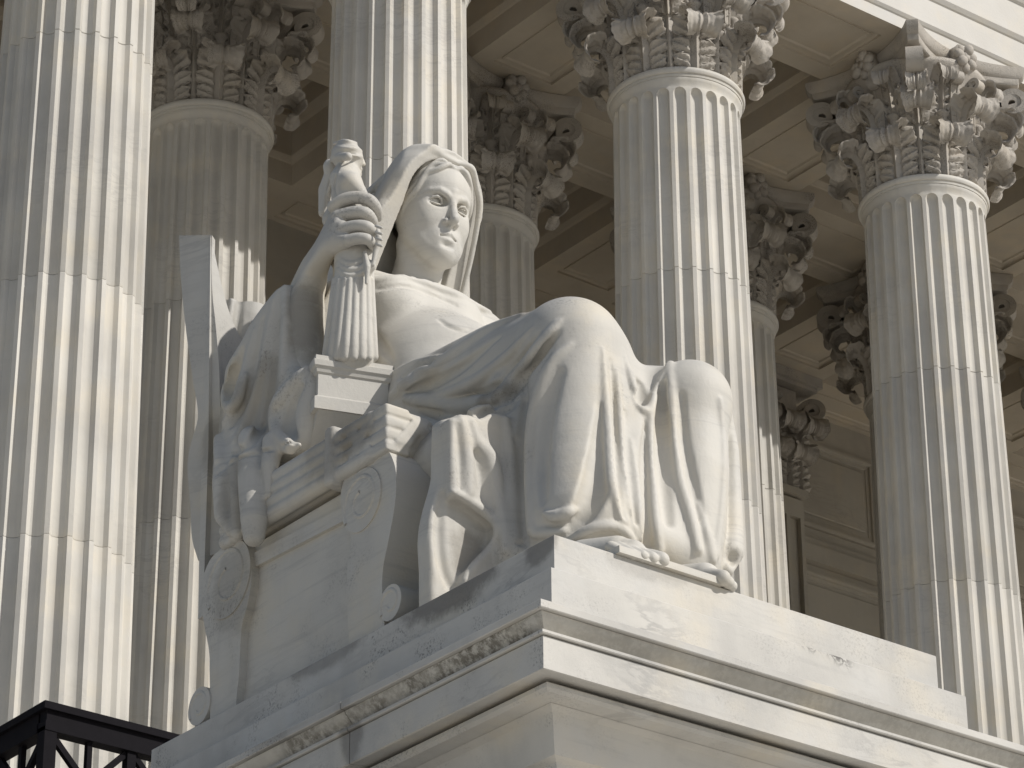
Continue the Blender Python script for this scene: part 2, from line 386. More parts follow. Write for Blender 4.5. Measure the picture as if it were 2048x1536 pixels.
def abacus_mesh():
    prof = [(0.0, 1.70), (0.035, 1.715), (0.05, 1.76), (0.05, 1.79), (0.075, 1.80), (0.11, 1.84), (0.13, 1.90), (0.13, 1.95)]
    base = []
    for q in range(4):
        th = q*math.pi/2; n = 14
        c0 = (-0.90, -1.0); c1 = (0.90, -1.0)
        for i in range(n+1):
            t = i/n; x = -0.90+1.80*t; sag = 0.27*(1-(2*t-1)**2)
            y = -1.0+sag
            base.append((x*math.cos(th)-y*math.sin(th), x*math.sin(th)+y*math.cos(th)))
    base = np.array(base); m_ = len(base); V = []; F = []
    ctr = np.linalg.norm(base, axis=1)[:, None]
    for o, z in prof:
        p = base*(1+(o-0.10)/ctr); V += [(x, y, z) for x, y in p]
    for i in range(len(prof)-1):
        for j in range(m_):
            a = i*m_+j; c = i*m_+(j+1) % m_; F.append((a, c, c+m_, a+m_))
    F.append(tuple(range(m_-1, -1, -1))); k = (len(prof)-1)*m_; F.append(tuple(range(k, k+m_)))
    return mesh('abacus', V, F, M['capital'], auto=35)
ABA = abacus_mesh()
def fleuron_mesh():            # knotted flower in the middle of an abacus side
    b = MB()
    for q in range(7):
        a = 2*math.pi*q/7+0.3; cx, cz = 0.11*math.cos(a), 1.80+0.12*math.sin(a)
        V = []; F = []
        for i in range(7):
            for j in range(8):
                ph = -math.pi/2+math.pi*i/6; th = 2*math.pi*j/8
                p = (0.06*math.cos(ph)*math.cos(th), 0.085*math.cos(ph)*math.sin(th), 0.07*math.sin(ph))
                V.append((0.90+p[0]+0.03*math.sin(q*2.1), cx+p[1]*math.cos(a)-p[2]*math.sin(a), cz+p[1]*math.sin(a)+p[2]*math.cos(a)))
        for i in range(6):
            for j in range(8):
                c = i*8+j; d = i*8+(j+1) % 8; F.append((c, d, d+8, c+8))
        b.add(V, F)
    b.box(0.74, 0.90, -0.13, 0.13, 1.66, 1.94)
    b.box(0.88, 0.94, -0.045, 0.045, 1.75, 1.85)
    return b.mesh('fleuron', M['capital'], smooth=True)
FLE = fleuron_mesh()

def make_capital(col, leaves=True):
    cap = obj('capital', BELL, col)
    if not leaves: return cap
    for i in range(8): obj('acanthus_leaf', LOW, cap, rotz=rad(22.5+45*i))
    for i in range(8): obj('acanthus_leaf', UPP, cap, rotz=rad(45*i))
    for i in range(8): obj('sheath_leaf', CAL, cap, rotz=rad(22.5+45*i))
    for i in range(4):
        obj('volute', VOL, cap, rotz=rad(45+90*i)); obj('acanthus_leaf', COR, cap, rotz=rad(45+90*i))
        obj('fleuron', FLE, cap, rotz=rad(90*i))
        for s_ in (-1, 1):
            obj('helix', HEL, cap, rotz=rad(90*i+s_*11))
            st = obj('stalk', CAU, cap, loc=(0.775*math.cos(rad(90*i+s_*22.5)), 0.775*math.sin(rad(90*i+s_*22.5)), 0))
    obj('abacus', ABA, cap)
    return cap
def make_column(x, y, label, group):
    c = empty('column', (x, y, 0)); tag(c, label, 'column', group)
    for d in DRUMS: obj('drum', d, c)
    obj('astragal', ASTRAGAL, c); obj('base', BASE, c)
    make_capital(c)
    return c
FL = {1: 'wide sunlit fluted column at far left, rising behind the dark railing',
      2: 'sunlit fluted column directly behind the hooded head of the seated statue',
      3: 'sunlit fluted column behind the raised knees, its leafy capital cut by the top edge',
      4: 'rightmost sunlit fluted column, its whole leafy capital showing under the white architrave',
      5: 'front row column beyond the right edge, only a dark scroll corner showing'}
SL = {2: 'shaded inner column above the throne back, between the two left sunlit columns',
      3: 'shaded inner column just right of the hooded head',
      4: 'shaded inner column tucked against the right side of the column behind the knees',
      5: 'dark inner column mostly hidden behind the rightmost sunlit column',
      6: 'farthest dark inner column, leaves peeking out at the right edge'}
for k, x in XC[1].items(): make_column(x, 0, FL[k], 'sunlit columns of the front row')
for k, x in XC[2].items(): make_column(x, Y2, SL[k], 'shaded columns of the inner row')

# ------------------------------------------------------------------ the portico building
portico = empty('portico', (10, 3, FLOOR)); tag(portico, 'pale marble temple portico with coffered ceiling and panelled wall behind the columns', 'building')
def part(name, me, parent=None):
    o = obj(name, me); o.parent = parent or portico
    o.matrix_parent_inverse = (parent or portico).matrix_world.inverted() if False else Matrix.Translation(-Vector(portico.location)) if parent is None else Matrix.Identity(4)
    return o
XA, XB = -6.0, 42.0
def extrude_x(prof, x0, x1, mat, name):
    V = [(x0, y, z) for y, z in prof]+[(x1, y, z) for y, z in prof]; n_ = len(prof)
    F = [(i, i+1, i+1+n_, i+n_) for i in range(n_-1)]
    F.append((n_-1, 0, n_, 2*n_-1)); F.append(tuple(range(n_-1, -1, -1))); F.append(tuple(range(n_, 2*n_)))
    return mesh(name, V, F, mat)
y0 = -HB
arch_prof = [(0.0, SOF+0.06), (y0, SOF+0.06), (y0, SOF), (y0-0.002, SOF), (y0-0.002, SOF+0.17), (y0-0.02, SOF+0.18), (y0-0.045, SOF+0.215), (y0-0.045, SOF+0.235), (y0-0.03, SOF+0.24),
             (y0-0.03, SOF+0.60), (y0-0.05, SOF+0.61), (y0-0.085, SOF+0.66), (y0-0.085, SOF+0.69), (y0-0.065, SOF+0.695), (y0-0.065, SOF+1.15),
             (y0-0.10, SOF+1.17), (y0-0.16, SOF+1.27), (y0-0.22, SOF+1.30), (y0-0.22, SOF+1.42), (y0-0.05, SOF+1.44), (0.0, SOF+1.44)]
part('architrave', extrude_x(arch_prof, XA, XB, M['entab'], 'architrave'))
fz = SOF+1.44
part('frieze', extrude_x([(0.3, fz), (y0-0.04, fz), (y0-0.04, fz+1.5), (0.3, fz+1.5)], XA, XB, M['entab'], 'frieze'))
part('cornice', extrude_x([(0.3, fz+1.5), (y0-0.1, fz+1.5), (y0-0.3, fz+1.75), (y0-0.35, fz+1.95), (y0-1.2, fz+2.0), (y0-1.2, fz+2.3), (y0-1.45, fz+2.6), (0.3, fz+2.7)], XA, XB, M['entab'], 'cornice'))
CEIL = SOF+1.75
def sunk_panel(mb, x0, x1, y0_, y1_, z, mgn=0.27):
    # underside sheet with a sunk moulded panel; faces look down
    a = mgn; w, h = x1-x0, y1_-y0_
    prof = [(0, z), (-a, z), (-a, z+0.035), (-a-0.03, z+0.045), (-a-0.075, z+0.045), (-a-0.08, z+0.03), (-a-0.11, z+0.03), (-a-0.13, z+0.05)]
    mb.rings(x0, x1, y0_, y1_, prof, cap1=False)
    o = -prof[-1][0]; zz = prof[-1][1]
    mb.add([(x0+o, y0_+o, zz), (x1-o, y0_+o, zz), (x1-o, y1_-o, zz), (x0+o, y1_-o, zz)], [(0, 1, 2, 3)])
def soffit(x0, x1, y0_, y1_):
    mb = MB(); sunk_panel(mb, x0, x1, y0_, y1_, SOF); mb.add([(x0, y0_, SOF+0.2), (x1, y0_, SOF+0.2), (x1, y1_, SOF+0.2), (x0, y1_, SOF+0.2)], [(0, 1, 2, 3)])
    part('soffit_panel', mb.mesh('soffit_panel', M['inner']))
ks = list(range(-1, 10))
Yrows = [0.0, Y2, YW+0.05]
for r in (0, 1):
    for k in ks[:-1]:
        soffit(k*S+HB, (k+1)*S-HB, Yrows[r]-HB, Yrows[r]+HB)
for k in ks:
    for r in (0, 1):
        mb = MB(); sunk_panel(mb, k*S-HB, k*S+HB, Yrows[r]-HB, Yrows[r]+HB, SOF, 0.5); part('soffit_panel', mb.mesh('soffit_panel', M['inner']))
    soffit(k*S-HB, k*S+HB, HB, Y2-HB)
    soffit(k*S-HB, k*S+HB, Y2+HB, 6.95)
for k in ks[:-1]: soffit(k*S-HB, (k+1)*S-HB, 6.95, YW+.3)
# coffers: mouldings stepping up the sides of the beams to a sunk ceiling slab
cof = [(0, SOF), (0, SOF+0.32), (-0.03, SOF+0.33), (-0.07, SOF+0.40), (-0.07, SOF+0.44), (-0.05, SOF+0.45), (-0.05, SOF+0.80), (-0.10, SOF+0.83), (-0.16, SOF+0.93), (-0.16, SOF+0.98),
       (-0.13, SOF+1.0), (-0.13, SOF+1.28), (-0.20, SOF+1.32), (-0.30, SOF+1.45), (-0.30, SOF+1.52), (-0.42, SOF+1.53), (-0.46, SOF+1.58), (-0.62, SOF+1.58), (-0.64, SOF+1.52), (-0.68, SOF+1.52)]
for k in ks[:-1]:
    for ya, yb in ((HB, Y2-HB), (Y2+HB, 6.95)):
        mb = MB(); x0, x1 = k*S+HB, (k+1)*S-HB
        mb.rings(x0, x1, ya, yb, cof)
        o = 0.68; zz = SOF+1.52
        if yb-ya > 1.5: mb.add([(x0+o, ya+o, zz), (x1-o, ya+o, zz), (x1-o, yb-o, zz), (x0+o, yb-o, zz)], [(0, 1, 2, 3)])
        part('coffer', mb.mesh('coffer', M['inner']))
b = MB(); b.box(XA, XB, -0.4, YW+1.5, SOF+1.7, SOF+4.2); part('sky_blocking_roof', b.mesh('sky_blocking_roof', M['entab']))  # unseen plain box above the coffers, added to block sky light
# back wall with pilasters, panels and courses
DXP = -0.35; YP = 7.2
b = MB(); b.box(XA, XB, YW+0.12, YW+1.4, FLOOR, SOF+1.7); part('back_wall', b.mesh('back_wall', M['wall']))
def wall_panel(x0, x1, z0, z1, y):
    V = []; F = []
    prof = [(0.0, 0.0), (0.0, 0.05), (0.05, 0.06), (0.09, 0.05), (0.10, 0.02), (0.15, 0.015), (0.16, 0.0)]
    for o, d in prof: V += [(x0+o, y-d, z0+o), (x1-o, y-d, z0+o), (x1-o, y-d, z1-o), (x0+o, y-d, z1-o)]
    for i in range(len(prof)-1):
        for j in range(4):
            a = i*4+j; c = i*4+(j+1) % 4; F.append((a, c, c+4, a+4))
    o = 0.22; k = len(V)
    V += [(x0+o, y-0.02, z0+o), (x1-o, y-0.02, z0+o), (x1-o, y-0.02, z1-o), (x0+o, y-0.02, z1-o), (x0+o+.02, y-0.035, z0+o+.02), (x1-o-.02, y-0.035, z0+o+.02), (x1-o-.02, y-0.035, z1-o-.02), (x0+o+.02, y-0.035, z1-o-.02)]
    F += [(k+j, k+(j+1) % 4, k+4+(j+1) % 4, k+4+j) for j in range(4)]+[(k+4, k+5, k+6, k+7)]
    part('wall_panel', mesh('wall_panel', V, F, M['wall']))
for k in range(0, 8):
    xc = k*S+DXP; has = k in (1, 5)
    w = 0.72
    if has:
        b = MB()
        # fluted pilaster shaft: fillets between sunk flutes
        b.box(xc-w, xc+w, YP-0.06, YW+0.12, FLOOR, -0.02)
        nf = 5; fw = 2*w/(nf*1.35+0.35)
        x = xc-w
        for i in range(nf+1):
            b.box(x, x+fw*0.35, YP-0.14, YP-0.058, FLOOR+0.5, -0.35); x += fw*1.35
        b.box(xc-w, xc+w, YP-0.14, YP-0.058, -0.35, -0.06); b.box(xc-w, xc+w, YP-0.14, YP-0.058, FLOOR, FLOOR+0.5)
        b.box(xc-w-0.05, xc+w+0.05, YP-0.20, YW+0.12, -0.018, 0.09)
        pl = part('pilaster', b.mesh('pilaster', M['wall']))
        pl_off = Vector((xc, YP-0.11+0.70, 0))
        def sub(name, me, dx, dy, dz, rz):
            o = obj(name, me); o.parent = pl; o.location = (dx, dy, dz); o.rotation_euler = (0, 0, rz); return o
        # the pilaster's capital: flat bell with leaves bent forward, corner scrolls, abacus
        b2 = MB(); b2.box(-w*0.96, w*0.96, 0.0, 0.6, 0.095, 1.72); sub('bell', b2.mesh('bell', M['capital']), xc, YP-0.12, 0, 0)
        for dx in (-0.48, 0.0, 0.48): sub('acanthus_leaf', LOW, xc+dx, YP-0.12+0.74, 0, rad(-90))
        for dx in (-0.70, -0.24, 0.24, 0.70): sub('acanthus_leaf', UPP, xc+dx, YP-0.10+0.72, 0, rad(-90))
        for s_ in (-1, 1):
            sub('volute', VOL, xc+s_*0.05, YP+0.60, 0, rad(-90+s_*52))
            sub('acanthus_leaf', COR, xc+s_*0.05, YP+0.60, 0, rad(-90+s_*52))
            sub('helix', HEL, xc+s_*0.14, YP+0.60, 0, rad(-90))
        b2 = MB(); b2.box(-1.0, 1.0, -0.26, 0.5, 1.74, 1.80); b2.box(-1.06, 1.06, -0.32, 0.5, 1.803, 1.955)
        sub('abacus', b2.mesh('abacus', M['capital']), xc, YP, 0, 0)
    x0, x1 = xc+w+0.1, xc+S-w-0.1
    wall_panel(x0, x1, -9.5, -0.65, YW+0.12)
    b3 = MB(); b3.box(x0-0.1, x1+0.1, YW-0.02, YW+0.121, -0.55, -0.28); b3.box(x0-0.1, x1+0.1, YW+0.04, YW+0.1205, -0.275, -0.15)
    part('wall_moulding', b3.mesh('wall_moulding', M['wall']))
    wall_panel(x0+0.25, x1-0.25, 0.05, 1.5, YW+0.12)
# ------------------------------------------------------------------ a small sculpting kit: signed distance fields on a grid
class Clay:
    def __init__(s, lo, hi, h):
        s.lo = np.array(lo, float); s.h = h
        n = np.ceil((np.array(hi)-s.lo)/h).astype(int)+1
        s.n = n; s.F = np.full(n, 1.0, np.float32)
        s.ax = [(s.lo[i]+h*np.arange(n[i])).astype(np.float32) for i in range(3)]
    def win(s, lo, hi):
        a = np.clip(np.floor((np.array(lo)-s.lo)/s.h).astype(int), 0, s.n-1)
        b = np.clip(np.ceil((np.array(hi)-s.lo)/s.h).astype(int)+1, 1, s.n)
        sl = tuple(slice(i, j) for i, j in zip(a, b))
        return sl, s.ax[0][sl[0]][:, None, None], s.ax[1][sl[1]][None, :, None], s.ax[2][sl[2]][None, None, :]
    def mixin(s, sl, d, op, k):
        f = s.F[sl]
        if op == 'sub': d = -d
        if k <= 0:
            s.F[sl] = np.minimum(f, d) if op == 'add' else np.maximum(f, d)
        else:
            h = np.maximum(k-np.abs(f-d), 0)/k
            q = h*h*k*0.25
            s.F[sl] = np.minimum(f, d)-q if op == 'add' else np.maximum(f, d)+q
    def chain(s, P, R, k=0.05, op='add'):
        P = np.asarray(P, np.float32); R = np.broadcast_to(np.asarray(R, np.float32), (len(P),)) if np.ndim(R) == 0 else np.interp(np.linspace(0, 1, len(P)), np.linspace(0, 1, len(R)), R).astype(np.float32)
        pad = k+2*s.h; rm = R.max()
        sl, X, Y, Z = s.win(P.min(0)-rm-pad, P.max(0)+rm+pad)
        D = np.full((X.shape[0], Y.shape[1], Z.shape[2]), 9.0, np.float32)
        base = [q.start for q in sl]
        for i in range(max(1, len(P)-1)):
            a = P[i]; b = P[min(i+1, len(P)-1)]; r = max(R[i], R[min(i+1, len(P)-1)])+pad
            s2 = s.win(np.minimum(a, b)-r, np.maximum(a, b)+r)[0]
            s2 = tuple(slice(max(q.start, w.start), min(q.stop, w.stop)) for q, w in zip(s2, sl))
            if any(q.stop <= q.start for q in s2): continue
            x, y, z = s.ax[0][s2[0]][:, None, None], s.ax[1][s2[1]][None, :, None], s.ax[2][s2[2]][None, None, :]
            loc = tuple(slice(q.start-o, q.stop-o) for q, o in zip(s2, base))
            v = b-a; L2 = float(v@v)+1e-12
            t = np.clip(((x-a[0])*v[0]+(y-a[1])*v[1]+(z-a[2])*v[2])/L2, 0, 1)
            d = np.sqrt((x-a[0]-t*v[0])**2+(y-a[1]-t*v[1])**2+(z-a[2]-t*v[2])**2)-(R[i]+(R[min(i+1, len(P)-1)]-R[i])*t)
            D[loc] = np.minimum(D[loc], d)
        s.mixin(sl, D, op, k)
    def ell(s, c, r, k=0.05, op='add', rot=None):
        c = np.asarray(c, float); r = np.asarray(r, float) if np.ndim(r) else np.full(3, float(r))
        pad = k+3*s.h; e = r if rot is None else np.full(3, r.max())
        sl, X, Y, Z = s.win(c-e-pad, c+e+pad)
        x, y, z = X-c[0], Y-c[1], Z-c[2]
        if rot is not None:
            x, y, z = [rot[i][0]*x+rot[i][1]*y+rot[i][2]*z for i in range(3)]
        k0 = np.sqrt((x/r[0])**2+(y/r[1])**2+(z/r[2])**2)
        k1 = np.sqrt((x/r[0]**2)**2+(y/r[1]**2)**2+(z/r[2]**2)**2)+1e-9
        s.mixin(sl, (k0*(k0-1)/k1).astype(np.float32), op, k)
    def box(s, c, hf, rd=0.02, k=0.0, op='add', rot=None):
        c = np.asarray(c, float); hf = np.asarray(hf, float)
        e = hf if rot is None else np.full(3, np.linalg.norm(hf))
        sl, X, Y, Z = s.win(c-e-k-3*s.h, c+e+k+3*s.h)
        x, y, z = X-c[0], Y-c[1], Z-c[2]
        if rot is not None: x, y, z = [rot[i][0]*x+rot[i][1]*y+rot[i][2]*z for i in range(3)]
        qx, qy, qz = np.abs(x)-hf[0]+rd, np.abs(y)-hf[1]+rd, np.abs(z)-hf[2]+rd
        d = np.sqrt(np.maximum(qx, 0)**2+np.maximum(qy, 0)**2+np.maximum(qz, 0)**2)+np.minimum(np.maximum(qx, np.maximum(qy, qz)), 0)-rd
        s.mixin(sl, d.astype(np.float32), op, k)
    def slab(s, poly, ax, a, b, rd=0.05, k=0.05, op='add'):
        # prism: outline in the two other axes (in order), from a to b along axis ax
        P = np.asarray(poly, float); o = [i for i in range(3) if i != ax]
        lo = np.zeros(3); hi = np.zeros(3); lo[ax], hi[ax] = a, b
        for j, i in enumerate(o): lo[i], hi[i] = P[:, j].min(), P[:, j].max()
        sl, X, Y, Z = s.win(lo-k-3*s.h, hi+k+3*s.h); G = (X, Y, Z)
        U, V_, W_ = G[o[0]], G[o[1]], G[ax]
        d2 = None; ins = None
        for i in range(len(P)):
            p0, p1 = P[i], P[(i+1) % len(P)]; e = p1-p0
            t = np.clip(((U-p0[0])*e[0]+(V_-p0[1])*e[1])/(e@e+1e-12), 0, 1)
            dd = (U-p0[0]-t*e[0])**2+(V_-p0[1]-t*e[1])**2
            d2 = dd if d2 is None else np.minimum(d2, dd)
            c1 = ((p0[1] > V_) != (p1[1] > V_)) & (U < (p1[0]-p0[0])*(V_-p0[1])/(p1[1]-p0[1]+1e-12)+p0[0])
            ins = c1 if ins is None else ins ^ c1
        d2 = np.sqrt(d2)*np.where(ins, -1, 1)+rd
        dw = np.abs(W_-(a+b)/2)-(b-a)/2+rd
        d = np.sqrt(np.maximum(d2, 0)**2+np.maximum(dw, 0)**2)+np.minimum(np.maximum(d2, dw), 0)-rd
        s.mixin(sl, d.astype(np.float32), op, k)
    def cut(s, p, n, k=0.0, lo=None, hi=None):             # keep the side the normal points away from
        n = np.asarray(n, float); n = n/np.linalg.norm(n)
        sl, X, Y, Z = s.win(s.lo if lo is None else lo, s.lo+s.n*s.h if hi is None else hi)
        d = (X-p[0])*n[0]+(Y-p[1])*n[1]+(Z-p[2])*n[2]
        s.mixin(sl, -d.astype(np.float32), 'sub', k)
    def val(s, P):
        q = (np.asarray(P)-s.lo)/s.h; i = np.clip(np.floor(q).astype(int), 0, s.n-2); t = q-i
        out = 0
        for dx in (0, 1):
            for dy in (0, 1):
                for dz in (0, 1):
                    w = (t[..., 0] if dx else 1-t[..., 0])*(t[..., 1] if dy else 1-t[..., 1])*(t[..., 2] if dz else 1-t[..., 2])
                    out = out+w*s.F[i[..., 0]+dx, i[..., 1]+dy, i[..., 2]+dz]
        return out
    def grad(s, P):
        e = s.h; P = np.asarray(P, float); g = np.zeros_like(P)
        for i in range(3):
            d = np.zeros(3); d[i] = e; g[..., i] = s.val(P+d)-s.val(P-d)
        return g/(np.linalg.norm(g, axis=-1, keepdims=True)+1e-9)
    def hit(s, o, d):                     # first surface points along rays from o in directions d
        d = np.asarray(d, float); d = d/np.linalg.norm(d, axis=-1, keepdims=True)
        hi = s.lo+(s.n-1)*s.h
        with np.errstate(divide='ignore'): a = (s.lo-o)/d; b = (hi-o)/d
        t0 = np.minimum(a, b).max(-1)+1e-3; t1 = np.maximum(a, b).min(-1)-1e-3
        out = np.full(d.shape, np.nan)
        for i in range(len(d)):
            if t1[i] <= t0[i]: continue
            t = np.arange(t0[i], t1[i], s.h*0.7); f = s.val(o+t[:, None]*d[i])
            j = np.argmax(f < 0)
            if f[j] >= 0: continue
            out[i] = o+(t[j]-(s.h*0.7*(f[j]/(f[j]-f[j-1])) if j else 0))*d[i]
        return out
    def tomesh(s):                        # naive surface nets
        F = s.F; h = s.h; I = F < 0
        n = np.array(F.shape)-1
        cnt = np.zeros(n, np.int8)
        for dx in (0, 1):
            for dy in (0, 1):
                for dz in (0, 1): cnt += I[dx:n[0]+dx, dy:n[1]+dy, dz:n[2]+dz]
        act = (cnt > 0) & (cnt < 8); ijk = np.argwhere(act); idx = np.full(n, -1, np.int32); idx[act] = np.arange(len(ijk))
        acc = np.zeros((len(ijk), 3)); num = np.zeros(len(ijk))
        i, j, k = ijk.T
        cv = {(a, b, c): F[i+a, j+b, k+c] for a in (0, 1) for b in (0, 1) for c in (0, 1)}
        for a in cv:
            for ax_ in range(3):
                if a[ax_]: continue
                b = list(a); b[ax_] = 1; b = tuple(b)
                fa, fb = cv[a], cv[b]; m_ = (fa < 0) != (fb < 0)
                t = fa[m_]/(fa[m_]-fb[m_]); p = np.tile(np.array(a, float), (m_.sum(), 1)); p[:, ax_] += t
                acc[m_] += p; num[m_] += 1
        V = s.lo+(ijk+acc/num[:, None])*h
        Q = []
        for ax_ in range(3):
            o1, o2 = [(1, 2), (2, 0), (0, 1)][ax_]
            sh = [slice(None)]*3; sa = list(sh); sb = list(sh)
            sa[ax_] = slice(0, -1); sb[ax_] = slice(1, None)
            A, B = I[tuple(sa)], I[tuple(sb)]
            e = np.argwhere(A != B)
            e = e[(e[:, o1] > 0) & (e[:, o2] > 0) & (e[:, o1] < n[o1]) & (e[:, o2] < n[o2]) & (e[:, ax_] < n[ax_])]
            ins = A[tuple(e.T)]
            def g(d1, d2):
                c = e.copy(); c[:, o1] -= d1; c[:, o2] -= d2; return idx[tuple(c.T)]
            q = np.stack([g(1, 1), g(0, 1), g(0, 0), g(1, 0)], 1)
            q[~ins] = q[~ins][:, ::-1]
            Q.append(q)
        Q = np.concatenate(Q); Q = Q[(Q >= 0).all(1)]
        return V, Q
def spline(P, n):
    return bez(P, n)
# ------------------------------------------------------------------ the seated marble figure
# Modelled in its own frame: origin on the front corner of the pedestal top, +X to the figure's left,
# -Y forward, +Z up; one modelling unit is US metres.
US = 0.75
def pixel_ray(u, v): return RC.T @ np.array([(u-1024)/FPX, (768-v)/FPX, 1.0])
ORG = CAM + pixel_ray(1108, 1068)*15.0
EYE = (CAM-ORG)/US
def q(u, v, X):
    r = pixel_ray(u, v); return EYE + r*((X-EYE[0])/r[0])
def qs(*pts): return np.array([q(*p) for p in pts])
def qy(u, v, Y):
    r = pixel_ray(u, v); return EYE + r*((Y-EYE[1])/r[1])
def qpl(u, v, p, n):
    r = pixel_ray(u, v); n = np.array(n, float); return EYE + r*(((np.array(p)-EYE)@n)/(r@n))
def px(P):
    c = RC @ (np.asarray(P, float)-EYE); return np.array([1024+FPX*c[0]/c[2], 768-FPX*c[1]/c[2]])
def on(clay, pts, n=26):
    """points on the clay's surface under a stroke; pts are places along the stroke"""
    P = bez(np.array(pts, float), n); D = np.array([pixel_ray(*p) for p in P])
    H = clay.hit(EYE, D); H = H[~np.isnan(H[:, 0])]
    return H
def ease(A, n=4):
    A = A.copy()
    for _ in range(n):
        if len(A) > 2: A[1:-1] = .25*A[:-2]+.5*A[1:-1]+.25*A[2:]
    return A
def ridge(clay, pts, r, lift=0.35, k=0.06, n=26):
    H = on(clay, pts, n)
    if len(H) < 2: return
    H = H[np.concatenate([[True], np.linalg.norm(np.diff(H, axis=0), axis=1) < 0.5])]
    G = ease(clay.grad(H)); H = ease(H); R = np.interp(np.linspace(0, 1, len(H)), np.linspace(0, 1, len(r)), r)
    clay.chain(H-G*(R*(1-lift))[:, None], R, k)
def valley(clay, pts, r, sink=0.3, k=0.05, n=26):
    H = on(clay, pts, n)
    if len(H) < 2: return
    H = H[np.concatenate([[True], np.linalg.norm(np.diff(H, axis=0), axis=1) < 0.5])]
    G = ease(clay.grad(H)); H = ease(H); R = np.interp(np.linspace(0, 1, len(H)), np.linspace(0, 1, len(r)), r)
    clay.chain(H+G*(R*(1-sink*2))[:, None], R, k, 'sub')

def around(pts, pad, h):
    P = np.array(pts); return Clay(P.min(0)-pad, P.max(0)+pad, h)
def sculpt_robe(h=0.014):
    c = Clay((-0.12, -0.28, -0.02), (2.5, 4.45, 3.55), h)
    # torso
    c.ell(q(858, 712, 1.25)+np.array([0, .14, 0]), (.58, .42, .50), .1)
    c.ell(q(915, 760, 1.25)+np.array([0, .1, 0]), (.56, .45, .5), .25)
    c.ell((1.2, 2.35, 1.55), (.75, .6, .5), .2)
    c.chain(qs((770, 606, .85), (835, 612, 1.15), (895, 634, 1.45), (955, 668, 1.75)), [.20, .20, .20, .18], .15)      # shoulder line
    c.ell(q(945, 745, 1.7)+np.array([0, .1, 0]), (.25, .32, .32), .2)
    c.ell(q(788, 618, .90), (.18, .19, .20), .07)                                             # breasts
    c.ell(q(908, 640, 1.40), (.19, .17, .19), .09)
    c.chain(qs((970, 715, 1.8), (1040, 790, 1.9), (1060, 800, 1.7)), [.22, .22, .2], .15)     # left arm under the mantle
    # right shoulder, upper arm, sleeve
    c.chain(qs((735, 600, .85), (650, 640, .62), (570, 700, .45)), [.22, .25, .24], .12)
    slv = [(560, 562), (569, 600), (572, 680), (580, 730), (612, 736), (613, 815), (590, 892), (545, 912), (490, 925), (430, 955), (426, 900), (430, 830), (438, 770), (445, 728), (478, 672), (498, 634), (540, 578)]
    c.slab([q(u_, v_, .15)[1:] for u_, v_ in bez(np.array(slv+slv[:1], float), 60)[:-1]], 0, .15, .36, .09, .05)
    c.chain(qs((505, 800, .26), (490, 860, .22), (486, 925, .16)), [.15, .15, .12], .12)
    # cloth hanging over the arm rest
    c.chain(qs((505, 880, .10), (506, 960, .03), (509, 1040, .0), (508, 1072, .0)), [.10, .105, .095, .075], .025)
    c.chain(qs((458, 890, .14), (452, 970, .05), (450, 1030, .03), (462, 1062, .03)), [.10, .095, .075, .04], .025)
    c.chain(qs((480, 930, .08), (478, 1000, .05), (476, 1068, .05)), [.08, .06, .045], .03)
    c.chain(qs((548, 885, .12), (540, 930, .06), (538, 990, .05)), [.08, .06, .03], .03)
    c.chain(qs((560, 890, .14), (582, 896, .11), (598, 890, .13)), [.05, .045, .02], .03)
    # seat / lap mass and thighs
    c.ell((1.15, 1.9, 1.3), (.85, .7, .42), .2)
    c.chain(qs((880, 815, .98), (1010, 748, .95), (1126, 696, .90)), [.36, .35, .29], .15)
    c.chain(qs((1060, 790, 1.7), (1250, 818, 1.62), (1375, 812, 1.58)), [.34, .30, .25], .12)
    c.ell(q(1146, 694, .90), (.28, .29, .29), .15)
    c.ell(q(1380, 802, 1.58), (.22, .24, .23), .12)
    # shins under cloth
    c.chain(qs((1150, 700, .90), (1158, 850, .88), (1165, 950, .86), (1172, 1050, .82)), [.30, .32, .34, .37], .1)
    c.chain(qs((1380, 805, 1.58), (1378, 950, 1.52), (1374, 1050, 1.48), (1368, 1125, 1.43)), [.24, .255, .25, .235], .1)
    # cloth stretched between the knees
    c.chain(qs((1195, 730, 1.13), (1250, 860, 1.15), (1275, 980, 1.13), (1290, 1080, 1.10)), [.24, .22, .20, .17], .12)
    c.chain(qs((1270, 800, 1.38), (1300, 900, 1.34), (1310, 1000, 1.31), (1320, 1100, 1.24)), [.2, .18, .17, .15], .12)
    # skirt beside the right shin and cloth falling off the seat
    c.chain(qs((1034, 800, .80), (1034, 900, .70), (1036, 1010, .66), (1044, 1120, .63)), [.20, .20, .20, .22], .10)
    pA = [(903, 834), (930, 826), (960, 822), (1010, 826), (1045, 860), (1062, 1000), (1062, 1290), (915, 1290), (928, 1160), (946, 1132), (969, 1109), (989, 1087), (996, 1060), (987, 1041), (960, 1018), (928, 998), (905, 986), (902, 940), (902, 890)]
    pB = [(888, 836), (886, 900), (884, 950), (868, 1010), (860, 1055), (861, 1110), (880, 1290), (1010, 1290), (1010, 836)]
    pC = [(960, 836), (955, 960), (950, 1100), (955, 1280), (1060, 1280), (1060, 836)]
    YA = 1.12
    c.slab([qy(u_, v_, YA+.10)[[0, 2]] for u_, v_ in bez(np.array(pB+pB[:1], float), 50)[:-1]], 1, YA+.10, YA+.26, .05, .03)
    c.slab([qy(u_, v_, YA+.2)[[0, 2]] for u_, v_ in pC], 1, YA+.16, YA+.42, .06, .05)
    c.slab([qy(u_, v_, YA)[[0, 2]] for u_, v_ in bez(np.array(pA+pA[:1], float), 70)[:-1]], 1, YA, YA+.22, .045, .02)
    c.ell((1.2, 1.7, .4), (.8, .75, .75), .2)
